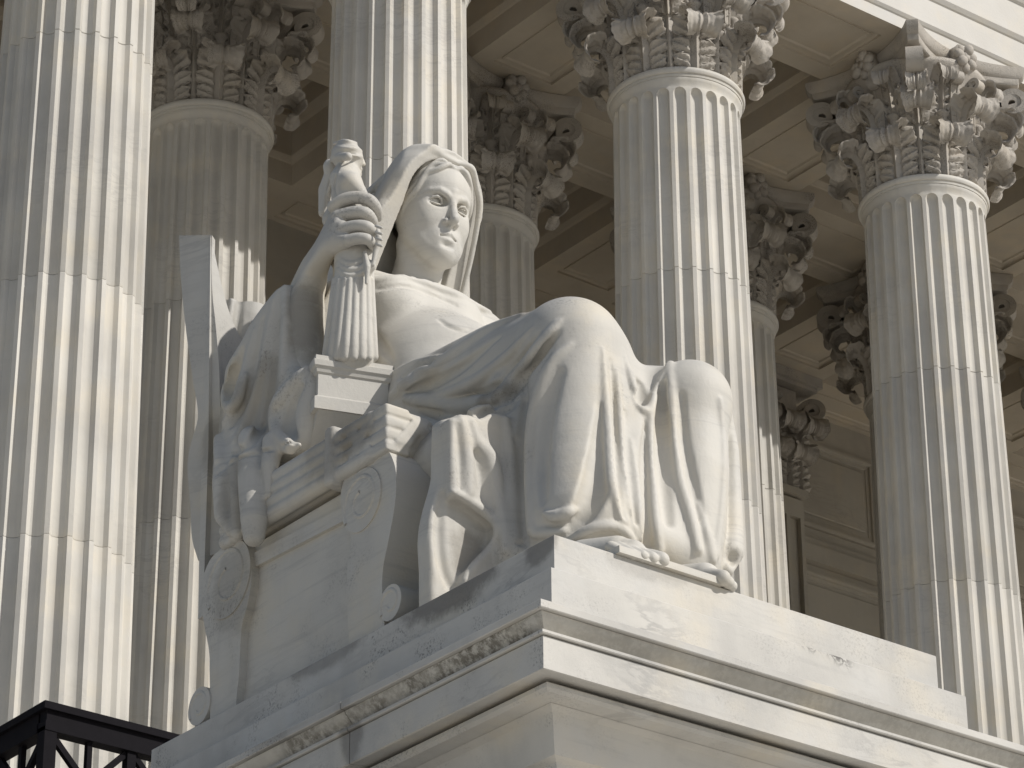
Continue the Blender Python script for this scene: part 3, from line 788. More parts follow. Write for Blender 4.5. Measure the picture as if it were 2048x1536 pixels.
    # trailing end beside the left shin
    c.chain(qs((1456, 830, 1.84), (1464, 900, 1.84), (1465, 1000, 1.82), (1464, 1070, 1.78), (1461, 1105, 1.74), (1452, 1140, 1.68)), [.03, .045, .06, .075, .085, .05], .03)
    c.ell(q(1462, 1122, 1.74)+np.array([-.04, -.09, -.02]), (.05, .07, .06), .02, 'sub')
    # cloth thrown over the chair back
    c.chain(qs((462, 572, .44), (452, 650, .42), (446, 725, .40)), [.06, .085, .05], .02)
    c.chain(qs((482, 568, .52), (472, 650, .50), (460, 735, .46)), [.075, .10, .06], .02)
    c.chain(qs((508, 572, .62), (500, 640, .60), (482, 720, .55)), [.10, .12, .10], .025)
    c.chain(qs((535, 592, .72), (560, 605, .85)), [.08, .12], .05)
    c.chain([(.75, 3.6, 2.6), (1.9, 3.6, 2.6)], [.35, .35], .2)
    # --- folds -------------------------------------------------------------
    R = lambda pts, r, lift=.35, k=.06: ridge(c, pts, [x*1.15 for x in r], lift=lift+.27, k=k*.5)
    Vv = lambda pts, r, k=.05: valley(c, pts, [x*1.15 for x in r], sink=.48, k=k*.6)
    # upper edge of the mantle across the lap: a rolled border, then folds fanning to the knee
    R([(786, 790), (815, 772), (845, 756), (906, 707), (979, 658), (1045, 630)], [.035, .045, .05, .045, .04, .02], lift=.5, k=.04)
    Vv([(815, 786), (840, 776), (869, 764), (918, 738), (961, 704), (1000, 674)], [.02, .035, .04, .035, .025, .008], k=.03)
    R([(840, 798), (869, 797), (943, 766), (1004, 722), (1040, 685), (1065, 655)], [.03, .035, .035, .035, .03, .01], lift=.5, k=.03)
    Vv([(905, 805), (943, 796), (992, 776), (1028, 740), (1055, 700), (1077, 668)], [.02, .035, .04, .035, .025, .008], k=.03)
    R([(960, 806), (990, 793), (1016, 766), (1053, 723), (1085, 678), (1112, 642)], [.03, .035, .035, .035, .03, .01], lift=.5, k=.03)
    Vv([(988, 808), (1012, 795), (1030, 773), (1062, 735), (1090, 697), (1110, 668)], [.03, .045, .045, .04, .03, .008], k=.03)
    R([(1045, 740), (1060, 716), (1081, 690), (1105, 662), (1122, 640)], [.012, .03, .035, .03, .01], lift=.5, k=.03)
    Vv([(1062, 742), (1078, 722), (1095, 693), (1118, 665)], [.015, .03, .03, .008], k=.03)
    R([(812, 797), (850, 803), (900, 812), (950, 806), (985, 800)], [.03, .05, .055, .05, .03], lift=.6, k=.03)
    Vv([(840, 817), (894, 833), (955, 827), (1010, 818), (1030, 800)], [.02, .035, .04, .04, .02], k=.03)
    # right shin
    R([(1140, 690), (1118, 708), (1097, 734), (1078, 784), (1064, 840), (1060, 900), (1060, 970), (1066, 1060)], [.012, .03, .04, .045, .045, .045, .045, .045], lift=.5, k=.05)
    Vv([(1120, 745), (1102, 790), (1088, 850), (1082, 930), (1086, 1000)], [.015, .04, .05, .05, .02], k=.08)
    Vv([(1052, 800), (1046, 870), (1044, 940), (1044, 1020), (1050, 1085)], [.02, .035, .04, .04, .03], k=.04)
    Vv([(1202, 810), (1203, 870), (1199, 930), (1184, 990), (1160, 1035), (1138, 1066)], [.015, .05, .075, .08, .065, .03], k=.05)
    R([(1206, 700), (1211, 786), (1217, 883), (1223, 964), (1240, 1024), (1256, 1076)], [.012, .028, .034, .036, .038, .04], lift=.55, k=.03)
    Vv([(1222, 720), (1228, 800), (1232, 880), (1238, 964), (1252, 1032)], [.012, .022, .026, .026, .02], k=.02)
    R([(1234, 742), (1242, 843), (1250, 923), (1265, 1044), (1272, 1080)], [.015, .028, .03, .032, .03], lift=.55, k=.025)
    Vv([(1249, 820), (1258, 923), (1274, 1044)], [.012, .024, .02], k=.02)
    R([(1262, 880), (1272, 960), (1284, 1075)], [.012, .03, .032], lift=.5, k=.025)
    R([(1090, 1027), (1113, 1034), (1138, 1024), (1158, 1018)], [.02, .04, .034, .006], lift=.6, k=.02)
    Vv([(1085, 1048), (1112, 1052), (1138, 1045)], [.01, .025, .01], k=.02)
    R([(1072, 1068), (1100, 1066), (1130, 1062)], [.03, .03, .02], lift=.5, k=.03)
    R([(1140, 1080), (1160, 1068), (1190, 1056), (1226, 1053), (1250, 1066), (1264, 1086)], [.02, .03, .034, .034, .034, .03], lift=.6, k=.02)
    Vv([(1165, 1080), (1195, 1070), (1225, 1067), (1245, 1080)], [.01, .02, .02, .01], k=.015)
    # between the knees: a drooping pocket and a deep cleft
    R([(1262, 748), (1272, 790), (1284, 818), (1296, 822), (1314, 782), (1335, 736)], [.02, .03, .034, .034, .03, .02], lift=.6, k=.025)
    Vv([(1280, 765), (1284, 790), (1286, 806)], [.03, .06, .02], k=.02)
    R([(1246, 700), (1256, 740), (1268, 775)], [.01, .025, .02], lift=.5, k=.03)
    Vv([(1296, 840), (1295, 900), (1296, 980), (1298, 1085)], [.02, .045, .05, .04], k=.03)
    R([(1309, 790), (1300, 850), (1304, 940), (1308, 1020), (1318, 1100)], [.02, .03, .03, .03, .03], lift=.5, k=.03)
    # left shin
    R([(1340, 730), (1343, 800), (1348, 883), (1360, 964), (1380, 1030), (1396, 1100)], [.03, .036, .036, .036, .036, .03], lift=.6, k=.03)
    Vv([(1326, 770), (1322, 850), (1326, 940), (1336, 1040)], [.02, .045, .055, .04], k=.05)
    Vv([(1362, 790), (1368, 880), (1384, 960), (1404, 1040)], [.012, .025, .03, .02], k=.05)
    R([(1440, 800), (1447, 900), (1444, 1000), (1432, 1110)], [.02, .03, .03, .03], lift=.4, k=.03)
    R([(1395, 1010), (1415, 1070), (1425, 1120)], [.015, .03, .03], lift=.5, k=.04)
    # cloth falling off the seat: vertical folds and the zigzag border
    R([(922, 834), (932, 870), (938, 920), (940, 985)], [.02, .035, .04, .03], lift=.35, k=.05)
    R([(945, 850), (956, 890), (975, 905), (990, 945), (996, 1000), (1008, 1060), (1012, 1100)], [.03, .05, .055, .055, .05, .045, .03], lift=.4, k=.04)
    Vv([(950, 905), (962, 940), (966, 985), (975, 1015)], [.015, .03, .03, .015], k=.04)
    Vv([(914, 850), (919, 910), (922, 975)], [.012, .022, .015], k=.03)
    R([(906, 984), (930, 997), (960, 1018), (987, 1041), (995, 1060), (988, 1087), (969, 1109), (944, 1134), (930, 1160)], [.02, .025, .03, .03, .03, .03, .03, .03, .02], lift=.4, k=.02)
    Vv([(884, 990), (878, 1060), (884, 1130), (898, 1170)], [.015, .03, .03, .02], k=.05)
    Vv([(1028, 880), (1030, 980), (1040, 1080)], [.02, .03, .03], k=.05)
    R([(1012, 838), (1020, 900), (1026, 980), (1034, 1080)], [.02, .04, .04, .04], lift=.4, k=.05)
    # bodice
    R([(751, 562), (815, 557), (867, 574), (920, 594), (1008, 640)], [.03, .035, .035, .03, .02], lift=.5, k=.03)
    R([(760, 540), (808, 541), (867, 553), (917, 568), (985, 620)], [.025, .03, .03, .03, .015], lift=.5, k=.03)
    Vv([(755, 550), (812, 549), (867, 563), (917, 582), (960, 606)], [.012, .018, .018, .016, .01], k=.02)
    Vv([(755, 578), (812, 571), (862, 588), (912, 610)], [.012, .02, .016, .01], k=.03)
    Vv([(878, 638), (895, 650), (920, 660), (942, 660)], [.01, .02, .018, .008], k=.03)
    Vv([(748, 665), (770, 700), (785, 720)], [.02, .03, .01], k=.05)
    R([(790, 745), (830, 725), (880, 712)], [.02, .03, .01], k=.05)
    R([(800, 770), (840, 742), (870, 735)], [.03, .035, .01], k=.04)
    Vv([(800, 755), (830, 735), (860, 727)], [.02, .02, .01], k=.03)
    # sleeve
    R([(570, 562), (571, 640), (567, 720), (562, 800), (566, 865)], [.02, .03, .03, .03, .03], lift=.4, k=.03)
    Vv([(556, 580), (552, 660), (546, 740), (536, 810), (515, 870)], [.012, .03, .04, .04, .02], k=.05)
    R([(546, 600), (534, 680), (522, 760), (500, 830), (470, 880)], [.012, .035, .045, .045, .02], lift=.45, k=.05)
    Vv([(525, 640), (510, 710), (492, 790), (462, 850)], [.012, .03, .04, .02], k=.05)
    R([(508, 660), (492, 730), (472, 800), (448, 845)], [.012, .03, .035, .02], lift=.45, k=.05)
    Vv([(484, 700), (470, 745), (460, 790)], [.02, .05, .03], k=.04)
    R([(470, 715), (452, 770), (450, 806), (463, 818), (480, 795), (492, 750)], [.02, .03, .035, .035, .03, .015], lift=.55, k=.025)
    R([(613, 738), (585, 768), (560, 800), (550, 830), (556, 865), (578, 888)], [.03, .05, .055, .055, .05, .03], lift=.55, k=.03)
    Vv([(600, 775), (582, 815), (580, 850), (590, 872)], [.03, .05, .05, .02], k=.03)
    Vv([(470, 738), (464, 768), (458, 792)], [.03, .07, .04], k=.03)
    R([(436, 800), (434, 860), (436, 920)], [.03, .035, .03], lift=.4, k=.05)
    Vv([(528, 850), (500, 885), (470, 905)], [.02, .035, .02], k=.05)
    Vv([(432, 950), (452, 930), (480, 916), (510, 908), (532, 902), (556, 896), (585, 884)], [.012, .016, .016, .016, .016, .014, .010], k=.015)
    R([(470, 560), (458, 640), (445, 730)], [.025, .03, .02], lift=.6, k=.03)
    Vv([(485, 570), (476, 640), (465, 710)], [.02, .03, .02], k=.03)
    Vv([(455, 590), (448, 650), (443, 710)], [.015, .025, .02], k=.03)
    return c

HS = 3.5                                    # modelling units per metre of a life-size head
HO = q(898, 411, 1.2)                       # between the eyes
HY, HR, HP = rad(2.5), rad(4.0), rad(9.0)
def hm(x, y, z):
    y, z = y*math.cos(HP)-z*math.sin(HP), z*math.cos(HP)+y*math.sin(HP)
    x, z = x*math.cos(HR)+z*math.sin(HR), z*math.cos(HR)-x*math.sin(HR)
    x, y = x*math.cos(HY)+y*math.sin(HY), y*math.cos(HY)-x*math.sin(HY)
    return HO+np.array((x, y, z), float)*HS
def hms(*P): return np.array([hm(*p) for p in P])
def sculpt_head(h=0.007):
    c = Clay(HO+np.array([-.14, -.085, -.27])*HS, HO+np.array([.14, .215, .14])*HS, h)
    u = HS
    c.ell(hm(0, .085, .035), np.array([.072, .097, .088])*u, .02)
    c.ell(hm(0, .044, -.020), np.array([.062, .060, .090])*u, .10)
    c.ell(hm(0, .036, .045), np.array([.058, .046, .052])*u, .06)
    for s_ in (-1, 1):
        c.chain(hms((s_*.050, .066, -.045), (s_*.045, .046, -.078), (s_*.026, .018, -.100), (s_*.008, .008, -.108)), np.array([.014, .015, .015, .014])*u, .18)
        c.ell(hm(s_*.037, .016, -.032), np.array([.019, .018, .024])*u, .09)
    c.ell(hm(0, .003, -.104), np.array([.018, .015, .0145])*u, .06)
    for s_ in (-1, 1):      # eye sockets, brow, lids
        c.ell(hm(s_*.031, -.012, -.001), np.array([.0220, .0215, .0138])*u, .025, 'sub')
        c.ell(hm(s_*.019, -.011, .003), np.array([.010, .0145, .0105])*u, .025, 'sub')
        c.chain(hms((s_*.006, -.0115, .0095), (s_*.016, -.0115, .0155), (s_*.030, -.0075, .0205), (s_*.046, .005, .0185), (s_*.056, .022, .009)), np.array([.0072, .0074, .0066, .0056, .0045])*u, .018)
        c.ell(hm(s_*.032, .0135, -.001), np.array([.0150, .0140, .0132])*u, .0)
        c.chain(hms((s_*.0165, -.001, -.004), (s_*.024, -.0062, .0048), (s_*.033, -.0065, .0066), (s_*.042, -.0012, .0035), (s_*.048, .006, -.003)), np.array([.0016, .0026, .0030, .0026, .0016])*u, .006)
        c.chain(hms((s_*.0165, -.001, -.004), (s_*.024, -.0040, -.0078), (s_*.034, -.0042, -.0092), (s_*.043, .0012, -.0068), (s_*.048, .006, -.003)), np.array([.0014, .0018, .0020, .0018, .0014])*u, .008)
    c.chain(hms((0, -.009, .026), (0, -.0125, .006), (0, -.022, -.020), (0, -.0325, -.041)), np.array([.0085, .0074, .0082, .0096])*u, .022)
    c.chain(hms((0, -.0305, -.0445), (0, -.018, -.053)), np.array([.0080, .0055])*u, .014)
    for s_ in (-1, 1):
        c.ell(hm(s_*.0128, -.0175, -.0460), np.array([.0066, .0098, .0068])*u, .014)
        c.ell(hm(s_*.0070, -.0215, -.0535), np.array([.0034, .0058, .0030])*u, .006, 'sub')
    c.ell(hm(0, .000, -.076), np.array([.028, .018, .019])*u, .06)
    c.chain(hms((-.022, -.010, -.0795), (-.012, -.0172, -.0732), (-.004, -.0206, -.0700), (0, -.0201, -.0718), (.004, -.0206, -.0700), (.012, -.0172, -.0732), (.022, -.010, -.0795)), np.array([.0016, .0034, .0039, .0037, .0039, .0034, .0016])*u, .008)
    c.chain(hms((-.019, -.012, -.0812), (-.009, -.0174, -.0852), (0, -.0190, -.0862), (.009, -.0174, -.0852), (.019, -.012, -.0812)), np.array([.0024, .0046, .0054, .0046, .0024])*u, .008)
    c.chain(hms((-.025, -.009, -.0808), (-.014, -.0200, -.0784), (0, -.0258, -.0780), (.014, -.0200, -.0784), (.025, -.009, -.0808)), np.array([.0018, .0024, .0026, .0024, .0018])*u, .006, 'sub')
    c.ell(hm(0, -.0255, -.0960), np.array([.016, .009, .0055])*u, .03, 'sub')
    # neck and ear
    c.chain(hms((0, .072, -.06), (-.002, .080, -.14), (-.005, .095, -.235)), np.array([.050, .051, .064])*u, .05)
    c.chain(hms((-.050, .075, -.085), (-.030, .050, -.16), (-.008, .035, -.21)), np.array([.010, .012, .012])*u, .08)
    c.ell(hm(-.072, .074, -.018), np.array([.009, .016, .028])*u, .02)
    c.ell(hm(-.082, .070, -.014), np.array([.006, .009, .014])*u, .015, 'sub')
    # waved hair parted above the forehead, drawn back over the temples
    for s_ in (-1, 1):
        for t in range(6):
            a = 0.0085*t
            P = hms((s_*.003, -.003+a*1.25, .083+a*.65), (s_*.024, -.002+a, .081+a*.8), (s_*.044, .006+a, .066+a*.9), (s_*.058, .018+a, .044+a*.8), (s_*.067, .034+a, .018+a*.6), (s_*.071, .050+a*.8, -.012+a*.5), (s_*.070, .064+a*.5, -.04+a*.4))
            P = bez(P, 30); w = np.sin(np.linspace(0, 17+1.5*t, 30)+t*1.9)*.0036*u
            P[:, 2] += w; P[:, 1] += np.cos(np.linspace(0, 15, 30)+t)*.0025*u
            c.chain(P, np.array([.0052, .0064, .0068, .0064, .0058, .005])*u, .006)
    return c
def sculpt_hood(h=0.011):
    lo, hi = HO+np.array([-.30, -.06, -.31])*HS, HO+np.array([.26, .34, .16])*HS
    c = Clay(lo, hi, h); v = Clay(lo, hi, h)
    u = HS
    c.ell(hm(-.002, .085, .036), np.array([.110, .118, .100])*u, .02)
    c.chain(hms((-.01, .085, .03), (-.024, .11, -.08), (-.04, .13, -.20), (-.04, .14, -.30)), np.array([.112, .138, .165, .19])*u, .10)
    c.chain(hms((.02, .085, .03), (.02, .11, -.08), (.02, .13, -.30)), np.array([.09, .105, .14])*u, .10)
    c.chain(hms((-.046, .000, .110), (-.060, .06, .112), (-.066, .12, .09)), np.array([.010, .018, .02])*u, .06)
    c.chain(hms((.050, -.002, .108), (.060, .06, .104)), np.array([.010, .016])*u, .06)
    c.chain(hms((.088, .01, .06), (.098, .06, .03)), np.array([.008, .012])*u, .05)
    n = (-.90, .20, .38)
    c.cut(hm(-.126, .062, .0), n, .02)
    v.ell(hm(0, .060, .022), np.array([.085, .122, .084])*u, .02)
    v.chain(hms((0, .05, .02), (-.008, .05, -.08), (-.012, .055, -.2), (-.012, .05, -.32)), np.array([.083, .086, .098, .12])*u, .05)
    v.cut(hm(-.113, .062, .0), n, .04)
    c.mixin((slice(None),)*3, v.F, 'sub', .012)
    c.cut(hm(0, .022, .10), (0.10, -1, -0.42), .01)
    rim = [(-.168, .118, -.165), (-.150, .100, -.105), (-.128, .078, -.040), (-.108, .056, .025), (-.078, .036, .085), (-.048, .018, .112), (-.02, .020, .110), (.015, .020, .108), (.046, .014, .107), (.070, .026, .082), (.092, .036, .048), (.102, .050, -.01), (.110, .070, -.08), (.116, .095, -.165), (.120, .11, -.22)]
    c.chain(bez(hms(*rim), 90), np.array([.006, .006, .006, .006, .006, .0075, .007, .0065, .0075, .006, .007, .006, .006, .006, .006])*u, .02)
    for P in (((-.090, .13, .075), (-.125, .15, 0), (-.15, .17, -.10)),):
        c.chain(bez(hms(*P), 20), np.array([.003, .010, .014])*u, .03)
    return c
def qh(*p): return qs(*[(u_, v_, X_-.10) for u_, v_, X_ in p])
def sculpt_hand(h=0.0075):
    c = around(qh((606, 800, .48), (560, 640, .34), (640, 490, .38), (754, 440, .66), (752, 420, .66), (684, 386, .58), (660, 415, .36), (744, 492, .6)), .2, h)
    c.chain(qh((606, 800, .46), (604, 740, .46), (602, 660, .45), (604, 590, .44), (613, 540, .42), (632, 503, .38)), [.18, .18, .17, .162, .152, .125], .05)
    c.chain(qh((634, 500, .37), (652, 470, .38), (662, 446, .385)), [.115, .115, .09], .06)
    c.chain(qh((640, 475, .37), (654, 440, .385), (668, 415, .39)), [.10, .085, .052], .05)
    c.chain(qh((652, 488, .38), (674, 484, .40), (694, 482, .41)), [.10, .085, .050], .05)
    c.chain(qh((650, 470, .38), (672, 455, .395), (684, 456, .40)), [.10, .085, .055], .05)
    c.cut(qh((655, 455, .325))[0], (-.93, .22, .30), .05)
    F = [([(667, 413, .385), (688, 400, .425), (712, 395, .475), (738, 400, .535), (752, 416, .60), (756, 436, .68)], [.046, .048, .046, .044, .040, .030]),
         ([(675, 433, .385), (694, 428, .425), (716, 424, .47), (734, 428, .52), (745, 442, .60), (746, 455, .68)], [.045, .047, .045, .043, .038, .030]),
         ([(686, 458, .395), (704, 454, .43), (722, 452, .465), (738, 456, .51), (748, 470, .59), (748, 480, .66)], [.045, .046, .044, .042, .036, .028]),
         ([(695, 482, .405), (710, 478, .435), (724, 477, .462), (737, 480, .50), (745, 490, .57), (744, 498, .63)], [.043, .043, .041, .039, .033, .026])]
    for P, r in F:
        c.chain(bez(qh(*P), 20), r, .005)
    c.chain(qh((664, 440, .50), (676, 408, .52), (683, 388, .54)), [.07, .055, .034], .03)
    return c
def sculpt_figurine(h=0.0075):
    X = .45
    c = around(qs((696, 708, X), (655, 708, X), (760, 500, X), (690, 292, X), (725, 295, X)), .24, h)
    c.chain(qs((700, 712, X), (703, 640, X), (708, 570, X), (710, 520, X)), [.175, .165, .145, .13], .02)
    c.chain(qs((664, 712, X), (670, 630, X), (682, 540, X)), [.05, .055, .05], .06)
    for (u0, u1) in ((650, 668), (662, 678), (674, 689), (690, 700), (707, 712), (724, 725), (738, 736), (750, 744)):
        ridge(c, [(u0, 714), ((u0+u1)/2, 640), (u1, 560)], [.032, .028, .022], lift=.75, k=.008, n=14)
    c.chain(qs((672, 522, X+.02), (690, 548, X-.02), (716, 554, X-.03), (740, 532, X+.02)), [.045, .052, .052, .042], .03)
    for v in (522, 534, 546):
        ridge(c, [(676, v-8), (695, v+6), (720, v+2), (742, v-14)], [.012, .020, .020, .012], lift=.75, k=.008, n=14)
    c.chain(qs((730, 505, X-.03), (735, 535, X-.03), (733, 566, X-.03)), [.016, .022, .012], .03)
    c.chain(qs((708, 520, X), (704, 440, X), (698, 390, X), (692, 352, X)), [.13, .125, .125, .10], .05)
    c.chain(qs((684, 358, X-.05), (700, 366, X-.05), (716, 382, X-.01), (730, 402, X+.03)), [.088, .080, .058, .042], .025)
    c.chain(qs((754, 455, X+.02), (757, 475, X+.02), (752, 500, X+.02), (746, 530, X)), [.018, .022, .022, .014], .02)
    for i, v in enumerate((452, 464, 476, 488)):
        c.chain(qs((752, v, X-.03), (763, v+4, X-.01)), [.011, .011], .008)
    c.chain(qs((664, 345, X+.02), (652, 380, X+.02), (648, 425, X+.02)), [.05, .055, .04], .03)
    for d_ in (-4, 5, 14, 23):
        ridge(c, [(664+d_*.6, 346), (654+d_*.8, 385), (652+d_, 415)], [.010, .016, .010], lift=.75, k=.008, n=10)
    valley(c, [(672, 352), (668, 372), (672, 396)], [.008, .012, .008], sink=.6, k=.008, n=10)
    # head in profile: banded hair, knot at the nape
    c.ell(q(692, 310, X), (.104, .112, .100), .02)
    c.chain(qs((668, 316, X-.03), (696, 313, X-.11)), [.03, .03], .02)
    c.ell(q(705, 320, X+.06), (.075, .08, .088), .03)
    c.chain(qs((717, 308, X+.12), (724, 322, X+.14), (727, 329, X+.14)), [.018, .018, .016], .015)
    c.chain(qs((718, 335, X+.12), (722, 338, X+.12)), [.014, .012], .008)
    c.chain(qs((718, 341, X+.12), (720, 343, X+.12)), [.016, .014], .008)
    c.ell(q(714, 349, X+.09), (.035, .035, .03), .025)
    c.chain(qs((694, 356, X+.02), (696, 332, X+.02)), [.07, .07], .03)
    for P in ([(662, 322, X-.02), (678, 312, X-.10), (703, 310, X-.06), (722, 314, X+.08)], [(664, 301, X-.01), (682, 297, X-.08), (706, 296, X-.02), (722, 302, X+.09)]):
        c.chain(bez(qs(*P), 16), [.008, .010, .010, .008], .02)
    for P in ([(668, 287, X-.02), (690, 282, X-.06), (712, 286, X+.02)],):
        c.chain(bez(qs(*P), 12), [.010, .016, .010], .02)
    c.ell(q(660, 334, X), (.050, .05, .062), .02)
    return c
def sculpt_toes(side, h=0.009):
    c = Clay((.4, -.15, -.03), (1.6, .65, .35), h)
    if side == 1: return left_toes(c)
    c.chain([(.60, .45, .14), (.66, .22, .12), (.70, .12, .10)], [.14, .12, .09], .05)
    for P, r in (([(.76, .14), (.815, -.01)], .052), ([(.69, .12), (.735, -.015)], .042), ([(.635, .11), (.665, -.01)], .039), ([(.585, .11), (.602, .0)], .036), ([(.54, .13), (.545, .02)], .034)):
        c.chain([(P[0][0], P[0][1], .11), (P[0][0]*.4+P[1][0]*.6, P[0][1]*.4+P[1][1]*.6, r+.03), (P[1][0], P[1][1], r-.005)], [r*1.1, r*.95, r], .012)
    return c
def left_toes(c):
    c.chain([(1.24, .4, .14), (1.30, .15, .11)], [.12, .10], .05)
    for P, r in (([(1.27, .12), (1.285, -.03)], .052), ([(1.32, .12), (1.34, -.02)], .040), ([(1.365, .13), (1.385, .0)], .036)):
        c.chain([(P[0][0], P[0][1], .11), (P[1][0], P[1][1]+.06, r+.025), (P[1][0], P[1][1], r-.005)], [r*1.1, r*.95, r], .012)
    return c
def clay_mesh(name, clays, mat):
    V = []; F = []; k = 0
    for c in clays:
        v, f = c.tomesh(); V.append(v*US); F.append(f+k); k += len(v)
    return mesh(name, np.concatenate(V), np.concatenate(F), mat, smooth=True)

statue = empty('seated_statue', tuple(ORG))
tag(statue, 'large hooded marble woman seated on a scrolled throne, gripping a small upright statuette', 'statue')
robe_c = sculpt_robe()
obj('robe', clay_mesh('robe', [robe_c], M['statue']), statue)
obj('head', clay_mesh('head', [sculpt_head()], M['statue']), statue)
obj('right_arm', clay_mesh('right_arm', [sculpt_hand()], M['statue']), statue)
for side in (0, 1): obj('foot', clay_mesh('foot', [sculpt_toes(side)], M['statue']), statue)
obj('hood', clay_mesh('hood', [sculpt_hood()], M['statue']), statue)
obj('statuette', clay_mesh('statuette', [sculpt_figurine()], M['statue']), statue)
# box under the statuette
CA = rad(-18.6)
def turn(v, p): return (p[0]+(v[0]-p[0])*math.cos(CA)-(v[1]-p[1])*math.sin(CA), p[1]+(v[0]-p[0])*math.sin(CA)+(v[1]-p[1])*math.cos(CA), v[2])
bx = MB(); f0 = q(636, 770, .20); x0, x1 = .20, .70; yb = f0[1]; H0 = yb+.52
zt = q(632, 716, .20)[2]; zb = q(628, 824, .20)[2]
bx.rings(x0, x1, yb, H0, [(0.03, zb), (0.03, zb+.09), (0.015, zb+.10), (0, zb+.115), (0, zt-.13), (.012, zt-.12), (.02, zt-.095), (.035, zt-.08), (.04, zt-.04), (.025, zt-.03), (.025, zt-.0)], cap0=True, cap1=True)
bx.rings(x0+.06, x1-.02, yb+.04, H0-.05, [(0, zt+.002), (0, zt+.03)], cap0=True, cap1=True)
wz = [(yb-.02, zb-.002), (yb+.28, zb-.30), (yb+.40, zb-.34), (H0-.05, zb-.002)]
bx.add([(x0+.0, y, z) for y, z in wz]+[(x1+.0, y, z) for y, z in wz], [(3, 2, 1, 0), (4, 5, 6, 7)]+[(i, (i+1) % 4, 4+(i+1) % 4, 4+i) for i in range(4)])
bx.v = [tuple(np.array(turn(v, f0))*US) for v in bx.v]
obj('casket', bx.mesh('casket', M['statue'], auto=25), statue)
# ---- throne
def prism(name, poly_px, X0, X1, parent, mirror=None, bev=0.0):
    P = [q(u, v, X0)[1:] for u, v in poly_px]
    a = sum(P[i][0]*P[(i+1) % len(P)][1]-P[(i+1) % len(P)][0]*P[i][1] for i in range(len(P)))
    if a < 0: P = P[::-1]
    n = len(P)
    V = [(X0, y, z) for y, z in P]+[(X1, y, z) for y, z in P]
    F = [tuple(range(n-1, -1, -1)), tuple(range(n, 2*n))]+[(i, (i+1) % n, n+(i+1) % n, n+i) for i in range(n)]
    if mirror:
        V = [(2*mirror-x, y, z) for x, y, z in V]; F = [f[::-1] for f in F]
    me = mesh(name, np.array(V)*US, F, M['statue'], auto=30)
    return obj(name, me, parent)
throne = obj('throne', None, statue) if False else None
XS = .10; MID = 1.35
def smooth_px(pts, n): return [tuple(p) for p in bez(np.array(pts, float), n)]
tb = MB(); tb.box(.16, 2.54, 1.9, 3.85, .0, 1.22); tb.box(.60, 2.10, 3.5, 3.75, 0, 2.9)
tb.v = [tuple(np.array(v)*US) for v in tb.v]
throne = obj('throne', tb.mesh('throne', M['statue']), statue)
back = smooth_px([(424, 470), (423, 530), (425, 590), (431, 647), (438, 731), (440, 800), (446, 900), (450, 1000), (452, 1100)], 40) + smooth_px([(396, 1120), (384, 1076), (380, 1000), (375, 929), (384, 880), (396, 830), (386, 760), (372, 660), (362, 560), (358, 471)], 40)
BN = (-math.cos(rad(27)), -math.sin(rad(27)), 0); BP = (XS, q(375, 929, XS)[1], 0)
def back_post(mir):
    P = [qpl(u, v, BP, BN) for u, v in back]; n = len(P)
    V = [tuple(p) for p in P]+[(p[0]+.06, p[1]+.05, p[2]) for p in P]
    F = [tuple(range(n)), tuple(range(2*n-1, n-1, -1))]+[(i, n+i, n+(i+1) % n, (i+1) % n) for i in range(n)]
    if mir: V = [(2*mir-x, y, z) for x, y, z in V]; F = [f[::-1] for f in F]
    obj('back_post', mesh('back_post', np.array(V)*US, F, M['statue'], auto=30), throne)
    return P[0], P[20]
leg_r = smooth_px([(420, 1440), (420, 1395), (419, 1340), (418, 1300), (408, 1248), (403, 1200), (405, 1160), (420, 1120), (445, 1098), (480, 1098), (500, 1125), (503, 1160), (495, 1209), (484, 1250), (480, 1302), (478, 1350), (473, 1395), (472, 1440)], 60)
leg_f = smooth_px([(701, 1308), (697, 1260), (694, 1200), (694, 1140), (702, 1075), (690, 1040), (681, 1000), (690, 955), (715, 925), (745, 905), (772, 899), (786, 920), (792, 950), (790, 1006), (778, 1076), (767, 1130), (764, 1176), (768, 1230), (768, 1308)], 70)
rail = [(505, 1136), (690, 1040), (690, 1012), (503, 1108)]
for mir in (None, MID):
    PT, PM = back_post(mir)
    prism('leg', leg_r, XS+.0, XS+.42, throne, mir)
    prism('leg', leg_f, XS, XS+.42, throne, mir)
    prism('rail', rail, XS+.03, XS+.1, throne, mir)
